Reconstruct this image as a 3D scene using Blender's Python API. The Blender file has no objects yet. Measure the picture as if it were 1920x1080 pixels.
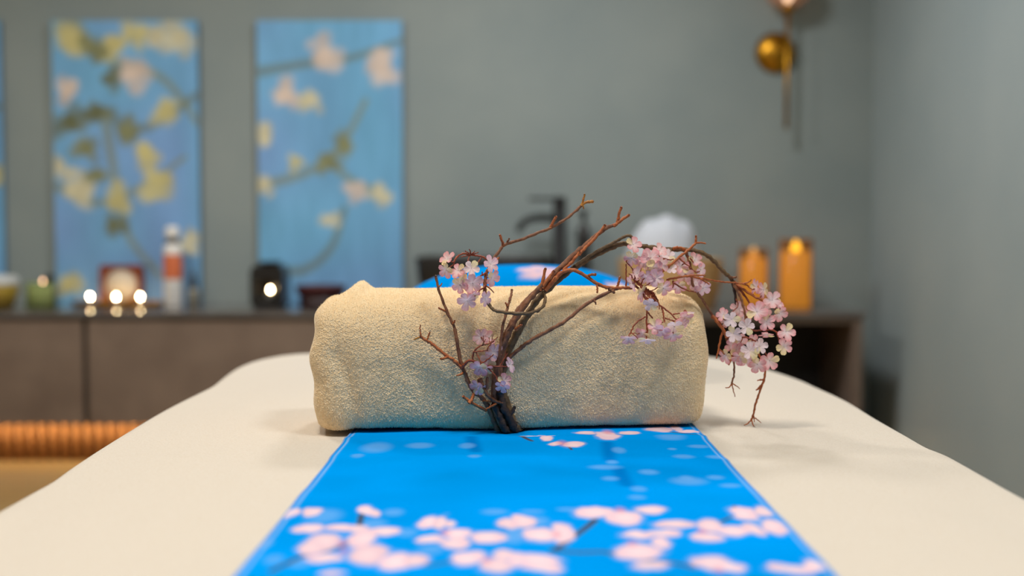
import bpy, math, random
import numpy as np
from mathutils import Vector, Matrix

scene = bpy.context.scene
COL = scene.collection
rng = np.random.default_rng(7)
random.seed(7)

# ------------------------------------------------------------------ camera
F = 40.0 / 36.0 * 1920.0          # focal length in pixels
HOR = 437.0                       # horizon row of the photograph
CZ = 0.935                        # camera height
PITCH = math.atan((540.0 - HOR) / F)
cam_d = bpy.data.cameras.new('camera')
cam_d.lens = 40.0
cam_d.sensor_width = 36.0
cam_d.clip_start = 0.02
cam_d.dof.use_dof = True
cam_d.dof.focus_distance = 1.185
cam_d.dof.aperture_fstop = 2.45
cam = bpy.data.objects.new('camera', cam_d)
COL.objects.link(cam)
cam.location = (0, 0, CZ)
cam.rotation_euler = (math.pi / 2 - PITCH, 0, 0)
scene.camera = cam

# ------------------------------------------------------------------ world, view, lights
world = bpy.data.worlds.new('world')
scene.world = world
world.use_nodes = True
world.node_tree.nodes['Background'].inputs[0].default_value = (0.5, 0.55, 0.6, 1)
world.node_tree.nodes['Background'].inputs[1].default_value = 0.05
scene.view_settings.view_transform = 'Standard'
scene.view_settings.look = 'None'
scene.view_settings.gamma = 1.0
scene.view_settings.use_curve_mapping = False
scene.view_settings.exposure = 0.0
scene.cycles.use_denoising = True
scene.cycles.max_bounces = 6
scene.cycles.diffuse_bounces = 4
scene.cycles.sample_clamp_indirect = 4.0
scene.cycles.caustics_reflective = False
scene.cycles.caustics_refractive = False

CEIL = 2.75
# (x, y, diameter, watts, colour) of unseen ceiling lamps added to light table and walls; fixtures further down
ADDED_LAMPS = [
    (-0.40, 0.62, 0.46, 25.0, (1.0, 0.93, 0.83)),
    (-1.80, 3.00, 0.46, 43.0, (1.0, 0.95, 0.88)),
    (0.10, 3.50, 0.46, 38.0, (0.97, 0.98, 1.0)),
    (0.85, 0.40, 0.46, 17.0, (0.90, 0.96, 1.0)),
]
for i, (lx, ly, ld, lw, lc) in enumerate(ADDED_LAMPS):
    ld_ = bpy.data.lights.new('added_ceiling_light', 'AREA')
    ld_.shape = 'DISK'
    ld_.size = ld
    ld_.energy = lw
    ld_.color = lc
    lo = bpy.data.objects.new('added_ceiling_light', ld_)
    COL.objects.link(lo)
    lo.location = (lx, ly, CEIL - 0.07)

# ------------------------------------------------------------------ helpers
def lin(c):
    c = np.asarray(c, float) / 255.0
    return np.where(c <= 0.04045, c / 12.92, ((c + 0.055) / 1.055) ** 2.4)

def L4(r, g, b):
    v = lin((r, g, b))
    return (float(v[0]), float(v[1]), float(v[2]), 1.0)

cp, sp = math.cos(PITCH), math.sin(PITCH)
def ray(x, y):
    a, b = (x - 960.0) / F, (540.0 - y) / F
    return np.array([a, cp + b * sp, -sp + b * cp])

def at(x, y, Y):
    """point of the room seen at photograph position (x, y), at distance Y into the room"""
    d = ray(x, y)
    return np.array([0, 0, CZ]) + d * (Y / d[1])

def on_plane(x, y, z):
    d = ray(x, y)
    return np.array([0, 0, CZ]) + d * ((z - CZ) / d[2])

def node(nt, t, **kw):
    n = nt.nodes.new(t)
    for k, v in kw.items():
        setattr(n, k, v)
    return n

def material(name, col, rough=0.6, metal=0.0, var=0.0, vscale=8.0, col2=None, bump=0.0, bscale=60.0,
             bdist=0.002, coords='Object', detail=4.0, sheen=0.0, spec=0.5, emit=None, estr=0.0, stretch=None, attr=None,
             coat=0.0):
    m = bpy.data.materials.new(name)
    m.use_nodes = True
    nt = m.node_tree
    b = nt.nodes['Principled BSDF']
    b.inputs['Roughness'].default_value = rough
    b.inputs['Metallic'].default_value = metal
    b.inputs['Specular IOR Level'].default_value = spec
    b.inputs['Sheen Weight'].default_value = sheen
    b.inputs['Coat Weight'].default_value = coat
    b.inputs['Base Color'].default_value = col
    tc = node(nt, 'ShaderNodeTexCoord')
    src = tc.outputs[coords]
    if stretch:
        mp = node(nt, 'ShaderNodeMapping')
        mp.inputs['Scale'].default_value = stretch
        nt.links.new(src, mp.inputs[0])
        src = mp.outputs[0]
    if attr:
        a = node(nt, 'ShaderNodeAttribute', attribute_name=attr)
        nt.links.new(a.outputs['Color'], b.inputs['Base Color'])
    elif var > 0 or col2 is not None:
        n = node(nt, 'ShaderNodeTexNoise')
        n.inputs['Scale'].default_value = vscale
        n.inputs['Detail'].default_value = detail
        nt.links.new(src, n.inputs['Vector'])
        mx = node(nt, 'ShaderNodeMix', data_type='RGBA')
        mx.inputs[6].default_value = col
        c2 = col2 if col2 is not None else tuple(c * (1 - var) for c in col[:3]) + (1,)
        mx.inputs[7].default_value = c2
        r = node(nt, 'ShaderNodeMapRange')
        r.inputs[1].default_value = 0.32
        r.inputs[2].default_value = 0.68
        nt.links.new(n.outputs[0], r.inputs[0])
        nt.links.new(r.outputs[0], mx.inputs[0])
        nt.links.new(mx.outputs[2], b.inputs['Base Color'])
    if bump > 0:
        n2 = node(nt, 'ShaderNodeTexNoise')
        n2.inputs['Scale'].default_value = bscale
        n2.inputs['Detail'].default_value = 3.0
        nt.links.new(src, n2.inputs['Vector'])
        bp = node(nt, 'ShaderNodeBump')
        bp.inputs['Strength'].default_value = bump
        bp.inputs['Distance'].default_value = bdist
        nt.links.new(n2.outputs[0], bp.inputs['Height'])
        nt.links.new(bp.outputs[0], b.inputs['Normal'])
    if emit is not None:
        b.inputs['Emission Color'].default_value = emit
        b.inputs['Emission Strength'].default_value = estr
    return m

def mesh_data(name, verts, faces, mat, smooth=True, colors=None, uv=None):
    me = bpy.data.meshes.new(name)
    v = np.asarray(verts, dtype=np.float32).reshape(-1, 3)
    if isinstance(faces, np.ndarray) and faces.ndim == 2:
        nf, k = faces.shape
        me.vertices.add(len(v))
        me.vertices.foreach_set('co', v.ravel())
        me.loops.add(nf * k)
        me.loops.foreach_set('vertex_index', faces.astype(np.int32).ravel())
        me.polygons.add(nf)
        me.polygons.foreach_set('loop_start', np.arange(nf, dtype=np.int32) * k)
        me.polygons.foreach_set('loop_total', np.full(nf, k, dtype=np.int32))
        me.update(calc_edges=True)
    else:
        me.from_pydata([tuple(map(float, p)) for p in v], [], [tuple(int(i) for i in f) for f in faces])
    me.validate()
    if smooth:
        me.polygons.foreach_set('use_smooth', np.ones(len(me.polygons), dtype=bool))
    if colors is not None:
        ca = me.color_attributes.new('print', 'FLOAT_COLOR', 'POINT')
        c = np.ones((len(v), 4), dtype=np.float32)
        c[:, :3] = colors
        ca.data.foreach_set('color', c.ravel())
    if uv is not None:
        ul = me.uv_layers.new(name='uv')
        idx = np.empty(len(me.loops), dtype=np.int32)
        me.loops.foreach_get('vertex_index', idx)
        ul.data.foreach_set('uv', np.asarray(uv, dtype=np.float32)[idx].ravel())
    if mat is not None:
        me.materials.append(mat)
    return me

def link(name, me, parent=None, loc=None, rot=None):
    o = bpy.data.objects.new(name, me)
    COL.objects.link(o)
    if parent is not None:
        o.parent = parent
    if loc is not None:
        o.location = tuple(map(float, loc))
    if rot is not None:
        o.rotation_euler = rot
    return o

def obj(name, verts, faces, mat, parent=None, loc=None, **kw):
    return link(name, mesh_data(name, verts, faces, mat, **kw), parent, loc)

def thing(name, label, cat, loc=(0, 0, 0), rotz=0.0, group=None):
    o = bpy.data.objects.new(name, None)
    COL.objects.link(o)
    o.empty_display_size = 0.05
    o.location = tuple(map(float, loc))
    o.rotation_euler = (0, 0, rotz)
    return tag(o, label, cat, group)

def tag(o, label, cat, group=None):
    o['label'] = label
    o['category'] = cat
    if group:
        o['group'] = group
    return o

def struct(o):
    o['kind'] = 'structure'
    return o

def grid_faces(nu, nv, wrap_u=False, wrap_v=False):
    """vertex (i, j) sits at i * nv + j"""
    iu = np.arange(nu if wrap_u else nu - 1)
    iv = np.arange(nv if wrap_v else nv - 1)
    I, J = np.meshgrid(iu, iv, indexing='ij')
    I2, J2 = (I + 1) % nu, (J + 1) % nv
    return np.stack([I * nv + J, I2 * nv + J, I2 * nv + J2, I * nv + J2], -1).reshape(-1, 4)

def box(x0, x1, y0, y1, z0, z1, bev=0.0):
    """verts, faces of a box with chamfered edges"""
    if bev <= 0:
        v = [(x, y, z) for x in (x0, x1) for y in (y0, y1) for z in (z0, z1)]
        f = [(0, 1, 3, 2), (4, 6, 7, 5), (0, 4, 5, 1), (2, 3, 7, 6), (0, 2, 6, 4), (1, 5, 7, 3)]
        return v, f
    import bmesh
    bm = bmesh.new()
    v, f = box(x0, x1, y0, y1, z0, z1)
    vs = [bm.verts.new(p) for p in v]
    for q in f:
        bm.faces.new([vs[i] for i in q])
    bmesh.ops.bevel(bm, geom=list(bm.edges), offset=bev, segments=2, affect='EDGES', profile=0.7)
    bm.verts.index_update()
    V = [tuple(p.co) for p in bm.verts]
    Fc = [[p.index for p in q.verts] for q in bm.faces]
    bm.free()
    return V, Fc

def merge(*parts):
    V, Fc = [], []
    for v, f in parts:
        o = len(V)
        V += [tuple(p) for p in v]
        Fc += [[int(i) + o for i in q] for q in f]
    return V, Fc

def lathe(profile, n=40, closed_top=True, closed_bot=True, sx=1.0, sy=1.0):
    p = np.asarray(profile, float)
    th = np.linspace(0, 2 * np.pi, n, endpoint=False)
    V = np.stack([np.outer(p[:, 0], np.cos(th)) * sx, np.outer(p[:, 0], np.sin(th)) * sy,
                  np.repeat(p[:, 1:2], n, 1)], -1).reshape(-1, 3)
    Fc = [list(q) for q in grid_faces(len(p), n, wrap_v=True)[:, ::-1]]
    if closed_bot and p[0, 0] > 1e-6:
        Fc.append(list(range(n))[::-1])
    if closed_top and p[-1, 0] > 1e-6:
        o = (len(p) - 1) * n
        Fc.append([o + i for i in range(n)])
    return V.tolist(), Fc

def catmull(P, sub=6):
    P = np.asarray(P, float)
    if len(P) < 3:
        t = np.linspace(0, 1, sub + 1)[:, None]
        return P[0] * (1 - t) + P[-1] * t
    Q = np.vstack([2 * P[0] - P[1], P, 2 * P[-1] - P[-2]])
    out = []
    for i in range(1, len(Q) - 2):
        p0, p1, p2, p3 = Q[i - 1:i + 3]
        for t in np.arange(sub) / sub:
            out.append(0.5 * (2 * p1 + (p2 - p0) * t + (2 * p0 - 5 * p1 + 4 * p2 - p3) * t * t + (3 * p1 - p0 - 3 * p2 + p3) * t ** 3))
    out.append(P[-1])
    return np.array(out)

def tube(P, R, n=8, rough=0.0, tip=True):
    """swept round bar through points P with radii R, ends closed"""
    P = np.asarray(P, float)
    R = np.asarray(R, float)
    T = np.gradient(P, axis=0)
    T /= np.linalg.norm(T, axis=1)[:, None] + 1e-12
    N = np.cross(T[0], (0.31, 0.2, 0.93))
    if np.linalg.norm(N) < 1e-3:
        N = np.cross(T[0], (1, 0, 0))
    N /= np.linalg.norm(N)
    V = []
    th = np.linspace(0, 2 * np.pi, n, endpoint=False)
    for i in range(len(P)):
        N = N - T[i] * np.dot(N, T[i])
        N /= np.linalg.norm(N)
        B = np.cross(T[i], N)
        r = R[i] * (1 + rough * rng.uniform(-1, 1, n))
        V.append(P[i] + np.outer(np.cos(th) * r, N) + np.outer(np.sin(th) * r, B))
    V = np.array(V).reshape(-1, 3).tolist()
    Fc = [list(q) for q in grid_faces(len(P), n, wrap_v=True)]
    a, b = len(V), len(V) + 1
    V.append((P[0] - T[0] * R[0] * 0.5).tolist())
    V.append((P[-1] + T[-1] * R[-1] * 0.8).tolist())
    o = (len(P) - 1) * n
    for j in range(n):
        Fc.append([a, (j + 1) % n, j])
        Fc.append([b, o + j, o + (j + 1) % n])
    return V, Fc

def value_noise(x, y, seed=0):
    """smooth 2-D noise, about -1..1, unit cells"""
    r = np.random.default_rng(seed)
    T = r.uniform(-1, 1, (64, 64))
    xi, yi = np.floor(x).astype(int), np.floor(y).astype(int)
    fx, fy = x - xi, y - yi
    fx, fy = fx * fx * (3 - 2 * fx), fy * fy * (3 - 2 * fy)
    g = lambda a, b: T[a % 64, b % 64]
    return (g(xi, yi) * (1 - fx) + g(xi + 1, yi) * fx) * (1 - fy) + (g(xi, yi + 1) * (1 - fx) + g(xi + 1, yi + 1) * fx) * fy

def sstep(a, b, x):
    t = np.clip((x - a) / (b - a), 0, 1)
    return t * t * (3 - 2 * t)

# ------------------------------------------------------------------ materials
M = {}
M['wall'] = material('plaster_wall', L4(144, 153, 150), 0.75, col2=L4(133, 144, 143), vscale=2.2, bump=0.15, bscale=25, bdist=0.004, detail=6)
M['wall_side'] = material('plaster_wall_side', L4(156, 167, 167), 0.7, col2=L4(146, 159, 161), vscale=2.0, bump=0.15, bscale=25, bdist=0.004, detail=6)
M['ceiling'] = material('ceiling_paint', L4(225, 222, 215), 0.9, var=0.03)
M['floor'] = material('oak_floor', L4(168, 140, 92), 0.35, col2=L4(140, 112, 68), vscale=6, stretch=(0.4, 6, 1), bump=0.05, bscale=40)
M['front'] = material('dark_stone_laminate', L4(126, 109, 96), 0.55, col2=L4(108, 92, 81), vscale=5, detail=8, bump=0.1, bscale=30)
M['top'] = material('dark_worktop', L4(108, 102, 98), 0.13, col2=L4(92, 86, 82), vscale=6, detail=6)
M['carcass'] = material('dark_carcass', L4(46, 40, 36), 0.5, var=0.25, vscale=6)
M['slat'] = material('oak_slat', L4(186, 132, 80), 0.5, col2=L4(164, 112, 62), vscale=12, stretch=(6, 6, 0.6))
M['slat_back'] = material('oak_back', L4(96, 56, 26), 0.6, var=0.2)
M['black'] = material('matt_black_metal', L4(22, 20, 19), 0.5, var=0.2, vscale=20, spec=0.3)
M['black_ceramic'] = material('black_ceramic', L4(40, 37, 35), 0.3, var=0.2, vscale=10)
M['brass'] = material('aged_brass', L4(206, 150, 48), 0.36, metal=1.0, col2=L4(168, 116, 30), vscale=14)
M['gold_tray'] = material('gold_tray', L4(190, 140, 60), 0.6, metal=0.3, col2=L4(150, 104, 40), vscale=14)
M['wood_red'] = material('red_brown_wood', L4(140, 66, 28), 0.45, col2=L4(110, 46, 18), vscale=14, stretch=(1, 1, 5))
M['cream'] = material('cream_face', L4(226, 212, 190), 0.6, var=0.08, vscale=20)
M['white_plastic'] = material('white_plastic', L4(232, 228, 222), 0.4, var=0.04)
M['orange_label'] = material('orange_label', L4(222, 118, 74), 0.5, var=0.08, vscale=25)
M['dark_plastic'] = material('dark_plastic', L4(38, 36, 34), 0.4, var=0.2)
M['maroon'] = material('maroon_lacquer', L4(84, 36, 36), 0.35, var=0.3, vscale=8)
M['dark_red'] = material('dark_red_base', L4(50, 24, 24), 0.5, var=0.3, vscale=8)
M['olive_gold'] = material('olive_gold_glaze', L4(178, 150, 60), 0.35, col2=L4(150, 122, 46), vscale=14)
M['pale_lid'] = material('pale_grey_lid', L4(196, 198, 196), 0.5, var=0.06)
M['wax_pale'] = material('pale_wax', L4(232, 222, 205), 0.5, var=0.05)
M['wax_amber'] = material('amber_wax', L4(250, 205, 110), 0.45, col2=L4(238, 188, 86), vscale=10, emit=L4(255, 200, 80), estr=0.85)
M['basket'] = material('tan_basket', L4(214, 172, 116), 0.7, col2=L4(186, 142, 88), vscale=60, bump=0.6, bscale=90)
M['white_towel'] = material('white_towel', L4(206, 210, 218), 0.95, var=0.05, vscale=40, bump=0.6, bscale=300, sheen=0.3)
M['table_vinyl'] = material('table_vinyl', L4(190, 170, 140), 0.5, var=0.08)
M['table_wood'] = material('table_wood', L4(150, 110, 70), 0.5, var=0.2, stretch=(1, 1, 6))
M['steel'] = material('tealight_cup', L4(190, 185, 176), 0.35, metal=0.9, var=0.05)
M['housing'] = material('added_lamp_housing', L4(230, 230, 228), 0.5, var=0.03)
M['diffuser'] = material('added_lamp_diffuser', L4(240, 240, 236), 0.5, emit=(1, 0.94, 0.85, 1), estr=2.0, var=0.02)
M['flame'] = material('flame', (1, 0.7, 0.3, 1), 0.5, emit=(1.0, 0.72, 0.38, 1), estr=150.0)
M['flame_dim'] = material('small_flame', (1, 0.6, 0.35, 1), 0.5, emit=(1.0, 0.56, 0.32, 1), estr=9.0)
M['led_flame'] = material('led_flame', (1, 0.7, 0.1, 1), 0.5, emit=(1.0, 0.68, 0.05, 1), estr=4.5)
M['led_flame_dim'] = material('led_flame_dim', (0.9, 0.6, 0.2, 1), 0.5, emit=(1.0, 0.62, 0.2, 1), estr=1.0)
M['led'] = material('warm_led', (1, 0.7, 0.35, 1), 0.5, emit=(1.0, 0.72, 0.40, 1), estr=42.0)

def glass(name, col, transp=0.6):
    m = bpy.data.materials.new(name)
    m.use_nodes = True
    nt = m.node_tree
    b = nt.nodes['Principled BSDF']
    b.inputs['Base Color'].default_value = col
    b.inputs['Roughness'].default_value = 0.1
    tr = node(nt, 'ShaderNodeBsdfTransparent')
    tr.inputs[0].default_value = tuple(0.5 + 0.5 * c for c in col[:3]) + (1,)
    n = node(nt, 'ShaderNodeTexNoise')
    n.inputs['Scale'].default_value = 5.0
    mr = node(nt, 'ShaderNodeMapRange')
    mr.inputs[3].default_value = max(0, 1 - transp - 0.05)
    mr.inputs[4].default_value = min(1, 1 - transp + 0.05)
    nt.links.new(n.outputs[0], mr.inputs[0])
    mx = node(nt, 'ShaderNodeMixShader')
    nt.links.new(mr.outputs[0], mx.inputs[0])
    nt.links.new(tr.outputs[0], mx.inputs[1])
    nt.links.new(b.outputs[0], mx.inputs[2])
    nt.links.new(mx.outputs[0], nt.nodes['Material Output'].inputs[0])
    return m
M['amber_glass'] = glass('amber_glass', L4(200, 150, 90), 0.82)
M['green_glass'] = glass('green_glass', L4(190, 204, 140), 0.75)
M['globe_glass'] = glass('rose_globe_glass', L4(214, 176, 152), 0.45)
M['bulb'] = material('bulb', (1, 0.9, 0.8, 1), 0.5, emit=(1.0, 0.74, 0.5, 1), estr=4.0)

def terry(name, c1, c2, cell, dist, strength, coords='UV', rnd=0.55, sheen=0.4, squash=1.0, fine=0.25):
    """looped pile: each cell of a jittered grid is one loop of yarn"""
    m = bpy.data.materials.new(name)
    m.use_nodes = True
    nt = m.node_tree
    b = nt.nodes['Principled BSDF']
    b.inputs['Roughness'].default_value = 0.95
    b.inputs['Specular IOR Level'].default_value = 0.15
    b.inputs['Sheen Weight'].default_value = sheen
    b.inputs['Sheen Roughness'].default_value = 0.6
    tc = node(nt, 'ShaderNodeTexCoord')
    mp = node(nt, 'ShaderNodeMapping')
    mp.inputs['Scale'].default_value = (1, squash, 1)
    nt.links.new(tc.outputs[coords], mp.inputs[0])
    warp = node(nt, 'ShaderNodeTexNoise')
    warp.inputs['Scale'].default_value = 0.22 / cell
    nt.links.new(mp.outputs[0], warp.inputs['Vector'])
    sub = node(nt, 'ShaderNodeVectorMath', operation='MULTIPLY_ADD')
    nt.links.new(warp.outputs['Color'], sub.inputs[0])
    sub.inputs[1].default_value = (cell * 2.2,) * 3
    nt.links.new(mp.outputs[0], sub.inputs[2])
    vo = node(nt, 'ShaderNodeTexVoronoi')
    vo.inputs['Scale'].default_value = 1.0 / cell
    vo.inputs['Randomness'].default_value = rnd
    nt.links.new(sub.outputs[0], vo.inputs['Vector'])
    inv = node(nt, 'ShaderNodeMath', operation='MULTIPLY_ADD')
    inv.inputs[1].default_value = -1.0
    inv.inputs[2].default_value = 1.0
    nt.links.new(vo.outputs['Distance'], inv.inputs[0])
    nz = node(nt, 'ShaderNodeTexNoise')
    nz.inputs['Scale'].default_value = 0.6 / cell
    nz.inputs['Detail'].default_value = 3
    nt.links.new(mp.outputs[0], nz.inputs['Vector'])
    add = node(nt, 'ShaderNodeMath', operation='MULTIPLY_ADD')
    add.inputs[1].default_value = fine * 4
    nt.links.new(nz.outputs[0], add.inputs[0])
    nt.links.new(inv.outputs[0], add.inputs[2])
    bp = node(nt, 'ShaderNodeBump')
    bp.inputs['Strength'].default_value = strength
    bp.inputs['Distance'].default_value = dist
    nt.links.new(add.outputs[0], bp.inputs['Height'])
    nt.links.new(bp.outputs[0], b.inputs['Normal'])
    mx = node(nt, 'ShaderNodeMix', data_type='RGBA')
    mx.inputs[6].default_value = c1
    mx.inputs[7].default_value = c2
    nt.links.new(vo.outputs['Distance'], mx.inputs[0])  # grooves between loops darkened in the colour, in place of shade
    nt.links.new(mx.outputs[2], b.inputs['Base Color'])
    return m
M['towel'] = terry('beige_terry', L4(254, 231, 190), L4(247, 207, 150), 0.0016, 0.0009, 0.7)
M['fibre'] = material('beige_fibre', L4(248, 226, 184), 0.95, var=0.08, vscale=200, spec=0.1)
M['sheet'] = terry('cream_fleece', L4(224, 213, 198), L4(216, 202, 183), 0.0022, 0.0006, 0.5, coords='Object', rnd=1.0, sheen=0.3, fine=0.5)
M['print'] = material('printed_satin', L4(0, 120, 215), 0.85, attr='print', bump=0.05, bscale=1500, bdist=0.0002, spec=0.0)
M['hem'] = material('hem_thread', L4(120, 165, 225), 0.7, var=0.1, vscale=300)
M['paint'] = material('canvas_paint', L4(105, 150, 190), 0.85, attr='print', bump=0.25, bscale=160, spec=0.15)
M['canvas_edge'] = material('canvas_edge', L4(96, 128, 150), 0.8, col2=L4(80, 112, 140), vscale=10, bump=0.3, bscale=300)
M['bark_dark_shade'] = material('dark_bark_shade', L4(66, 46, 36), 0.7, col2=L4(40, 28, 24), vscale=220, bump=0.8, bscale=500, bdist=0.001)  # dark floral tape tone with the trunk base shade mixed into the colour
M['bark'] = material('brown_bark', L4(148, 96, 62), 0.65, col2=L4(104, 60, 38), vscale=180, bump=0.8, bscale=450, bdist=0.001)
M['bark_olive'] = material('olive_bark', L4(122, 92, 56), 0.65, col2=L4(84, 62, 38), vscale=180, bump=0.8, bscale=450, bdist=0.001)
M['bark_orange'] = material('rust_bark', L4(190, 106, 50), 0.6, col2=L4(150, 74, 34), vscale=180, bump=0.6, bscale=450, bdist=0.001)
M['stalk_red'] = material('russet_stalk', L4(164, 78, 42), 0.55, col2=L4(124, 54, 34), vscale=200, bump=0.4, bscale=500, bdist=0.0006)
M['tip_ochre'] = material('ochre_tip', L4(196, 130, 40), 0.6, col2=L4(160, 96, 30), vscale=200)

def petal_material():
    m = bpy.data.materials.new('silk_petal')
    m.use_nodes = True
    nt = m.node_tree
    b = nt.nodes['Principled BSDF']
    b.inputs['Roughness'].default_value = 0.7
    b.inputs['Specular IOR Level'].default_value = 0.2
    a = node(nt, 'ShaderNodeAttribute', attribute_name='print')
    nt.links.new(a.outputs['Color'], b.inputs['Base Color'])
    t = node(nt, 'ShaderNodeBsdfTranslucent')
    nt.links.new(a.outputs['Color'], t.inputs[0])
    mx = node(nt, 'ShaderNodeMixShader')
    mx.inputs[0].default_value = 0.35
    nt.links.new(b.outputs[0], mx.inputs[1])
    nt.links.new(t.outputs[0], mx.inputs[2])
    nt.links.new(mx.outputs[0], nt.nodes['Material Output'].inputs[0])
    return m
M['petal'] = petal_material()

# ------------------------------------------------------------------ room
XR, XL, YB, YF_ = 1.60, -3.4, 5.08, -1.6
def slab(name, b, mat):
    v, f = box(*b)
    return struct(obj(name, v, f, mat, smooth=False))
slab('floor', (XL - .1, XR + .1, YF_ - .1, YB + .1, -0.1, 0.0), M['floor'])
slab('ceiling', (XL - .1, XR + .1, YF_ - .1, YB + .1, CEIL, CEIL + .1), M['ceiling'])
slab('wall_back', (XL - .1, XR + .1, YB, YB + .1, 0, CEIL), M['wall'])
slab('wall_right', (XR, XR + .1, YF_, YB, 0, CEIL), M['wall_side'])
slab('wall_left', (XL - .1, XL, YF_, YB, 0, CEIL), M['wall'])
slab('wall_front', (XL - .1, XR + .1, YF_ - .1, YF_, 0, CEIL), M['wall'])

names_l = ['above the near left of the massage table', 'in front of the pictures', 'in front of the sink', 'near the right wall by the viewer']
for (lx, ly, ld, lw, lc), where in zip(ADDED_LAMPS, names_l):  # made-up fixtures, out of view, to go with the added lights
    t = thing('added_ceiling_lamp', 'unseen round ceiling lamp added for its light, ' + where, 'lamp', (lx, ly, CEIL), group='added unseen ceiling lamps')
    v, f = lathe([(ld / 2 + .02, -0.055), (ld / 2 + .03, -0.045), (ld / 2 + .03, -0.004), (ld / 2 + .01, 0)], 48, closed_bot=False)
    obj('housing', v, f, M['housing'], t)
    v, f = lathe([(0.001, -0.056), (ld / 2 + .018, -0.054), (ld / 2 + .018, -0.05)], 48)
    obj('diffuser', v, f, M['diffuser'], t)

# ------------------------------------------------------------------ cabinet run along the back wall
YC, ZT, ZB = 4.55, 0.619, 0.171           # front plane, top and underside of the cabinet run
XE = 1.418                                # right end of the run
TOPT = 0.022
v, f = box(XL + .02, XE, YC - 0.012, YB - .002, ZT - TOPT, ZT, 0.003)
wt = obj('worktop', v, f, M['top'], smooth=False)
tag(wt, 'long dark grey polished worktop running along the back wall', 'worktop')
seam0 = at(160, 690, YC)[0]
units = [(XL + .02, seam0 - 1.02, 'leftmost dark stone laminate drawer unit of the cabinet run'),
         (seam0 - 1.02, seam0, 'dark stone laminate drawer unit below the olive gold lidded bowl'),
         (seam0, seam0 + 1.02, 'dark stone laminate drawer unit below the black oil burner'),
         (seam0 + 1.02, 0.69, 'dark stone laminate unit below the black sink, behind the towel')]
for x0, x1, lab in units:
    t = thing('cabinet_unit', lab, 'cabinet', ((x0 + x1) / 2, YC, ZB), group='closed cabinet units')
    w = (x1 - x0) / 2
    v, f = box(-w, w, 0.022, YB - YC - .004, 0, ZT - TOPT - ZB - .0015)
    obj('carcass', v, f, M['carcass'], t, smooth=False)
    v, f = box(-w + .011, w - .011, 0, 0.021, -0.005, ZT - TOPT - ZB - .010, 0.002)
    lv, lf = box(-w, w, 0.0215, 0.0255, -0.008, -.0005)
    obj('light_rail', lv, lf, M['carcass'], t, smooth=False)
    obj('drawer_front', v, f, M['front'], t, smooth=False)
# open unit at the right end
t = thing('open_cabinet', 'open dark cabinet with an empty niche at the right end of the run', 'cabinet', (0.69, YC, ZB))
w, h, d = XE - 0.69 - .012, ZT - TOPT - ZB - .0015, YB - YC - .004
for nm, b in (('side_panel', (w - .036, w, 0, d, 0, h)), ('side_panel', (0, .03, 0, d, 0, h)),
              ('top_rail', (.03, w - .036, 0, d, h - .022, h)), ('bottom_panel', (.03, w - .036, 0, d, 0, .03)),
              ('back_panel', (.03, w - .036, d - .02, d, .03, h - .022))):
    v, f = box(*b, 0.0015)
    obj(nm, v, f, M['front'] if nm != 'back_panel' else M['carcass'], t, smooth=False)
# plinth of fluted slats
YP = 4.63
t = thing('fluted_plinth', 'warm lit fluted oak plinth under the cabinet run', 'plinth', (0, YP, 0))
v, f = box(XL + .03, XE - .05, 0.022, 0.30, 0.0, ZB - .001)
obj('backing', v, f, M['slat_back'], t, smooth=False)
slat_step = 0.047
n = 10
prof = [(0.0125 * math.cos(a), -0.030 * math.sin(a) + 0.022) for a in np.linspace(0, math.pi, n)]
V = [(x, y, z) for z in (0.002, ZB - .004) for x, y in prof]
Fc = [(i, i + 1, n + i + 1, n + i) for i in range(n - 1)] + [tuple(range(n))[::-1], tuple(range(n, 2 * n)), (0, n, 2 * n - 1, n - 1)]
slat_me = mesh_data('slat', V, Fc, M['slat'])
k = 0
x = XL + .06
while x < XE - .08:
    link('slat', slat_me, t, (x, 0, 0))
    x += slat_step
v, f = box(XL + .1, XE - .1, YC + .028, YC + .038, ZB - .004, ZB - .0005)
o = obj('led_strip', v, f, M['led'], smooth=False)
tag(o, 'thin warm light strip under the front edge of the cabinet run', 'light strip')

# ------------------------------------------------------------------ pictures (plain blossom panels)
def blob(C, U, W, cu, cw, ru, rw, col, soft=0.35, rot=0.0, alpha=1.0):
    du, dw = U - cu, W - cw
    c, s = math.cos(rot), math.sin(rot)
    q = np.sqrt(((du * c + dw * s) / ru) ** 2 + ((-du * s + dw * c) / rw) ** 2)
    a = (1 - sstep(1 - soft, 1 + soft, q)) * alpha
    C[:] = C * (1 - a[..., None]) + np.asarray(col) * a[..., None]

def stroke(C, U, W, pts, r0, r1, col, soft=0.4, alpha=1.0):
    P = catmull(np.asarray(pts, float), 10)
    best = np.full(U.shape, 9.0)
    for i in range(len(P) - 1):
        a, b = P[i], P[i + 1]
        ab = b - a
        L2 = max(ab @ ab, 1e-12)
        tt = np.clip(((U - a[0]) * ab[0] + (W - a[1]) * ab[1]) / L2, 0, 1)
        dd = np.hypot(U - a[0] - tt * ab[0], W - a[1] - tt * ab[1])
        fr = (i + tt) / (len(P) - 1)
        best = np.minimum(best, dd / (r0 + (r1 - r0) * fr))
    a = (1 - sstep(1 - soft, 1 + soft, best)) * alpha
    C[:] = C * (1 - a[..., None]) + np.asarray(col) * a[..., None]

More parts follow.
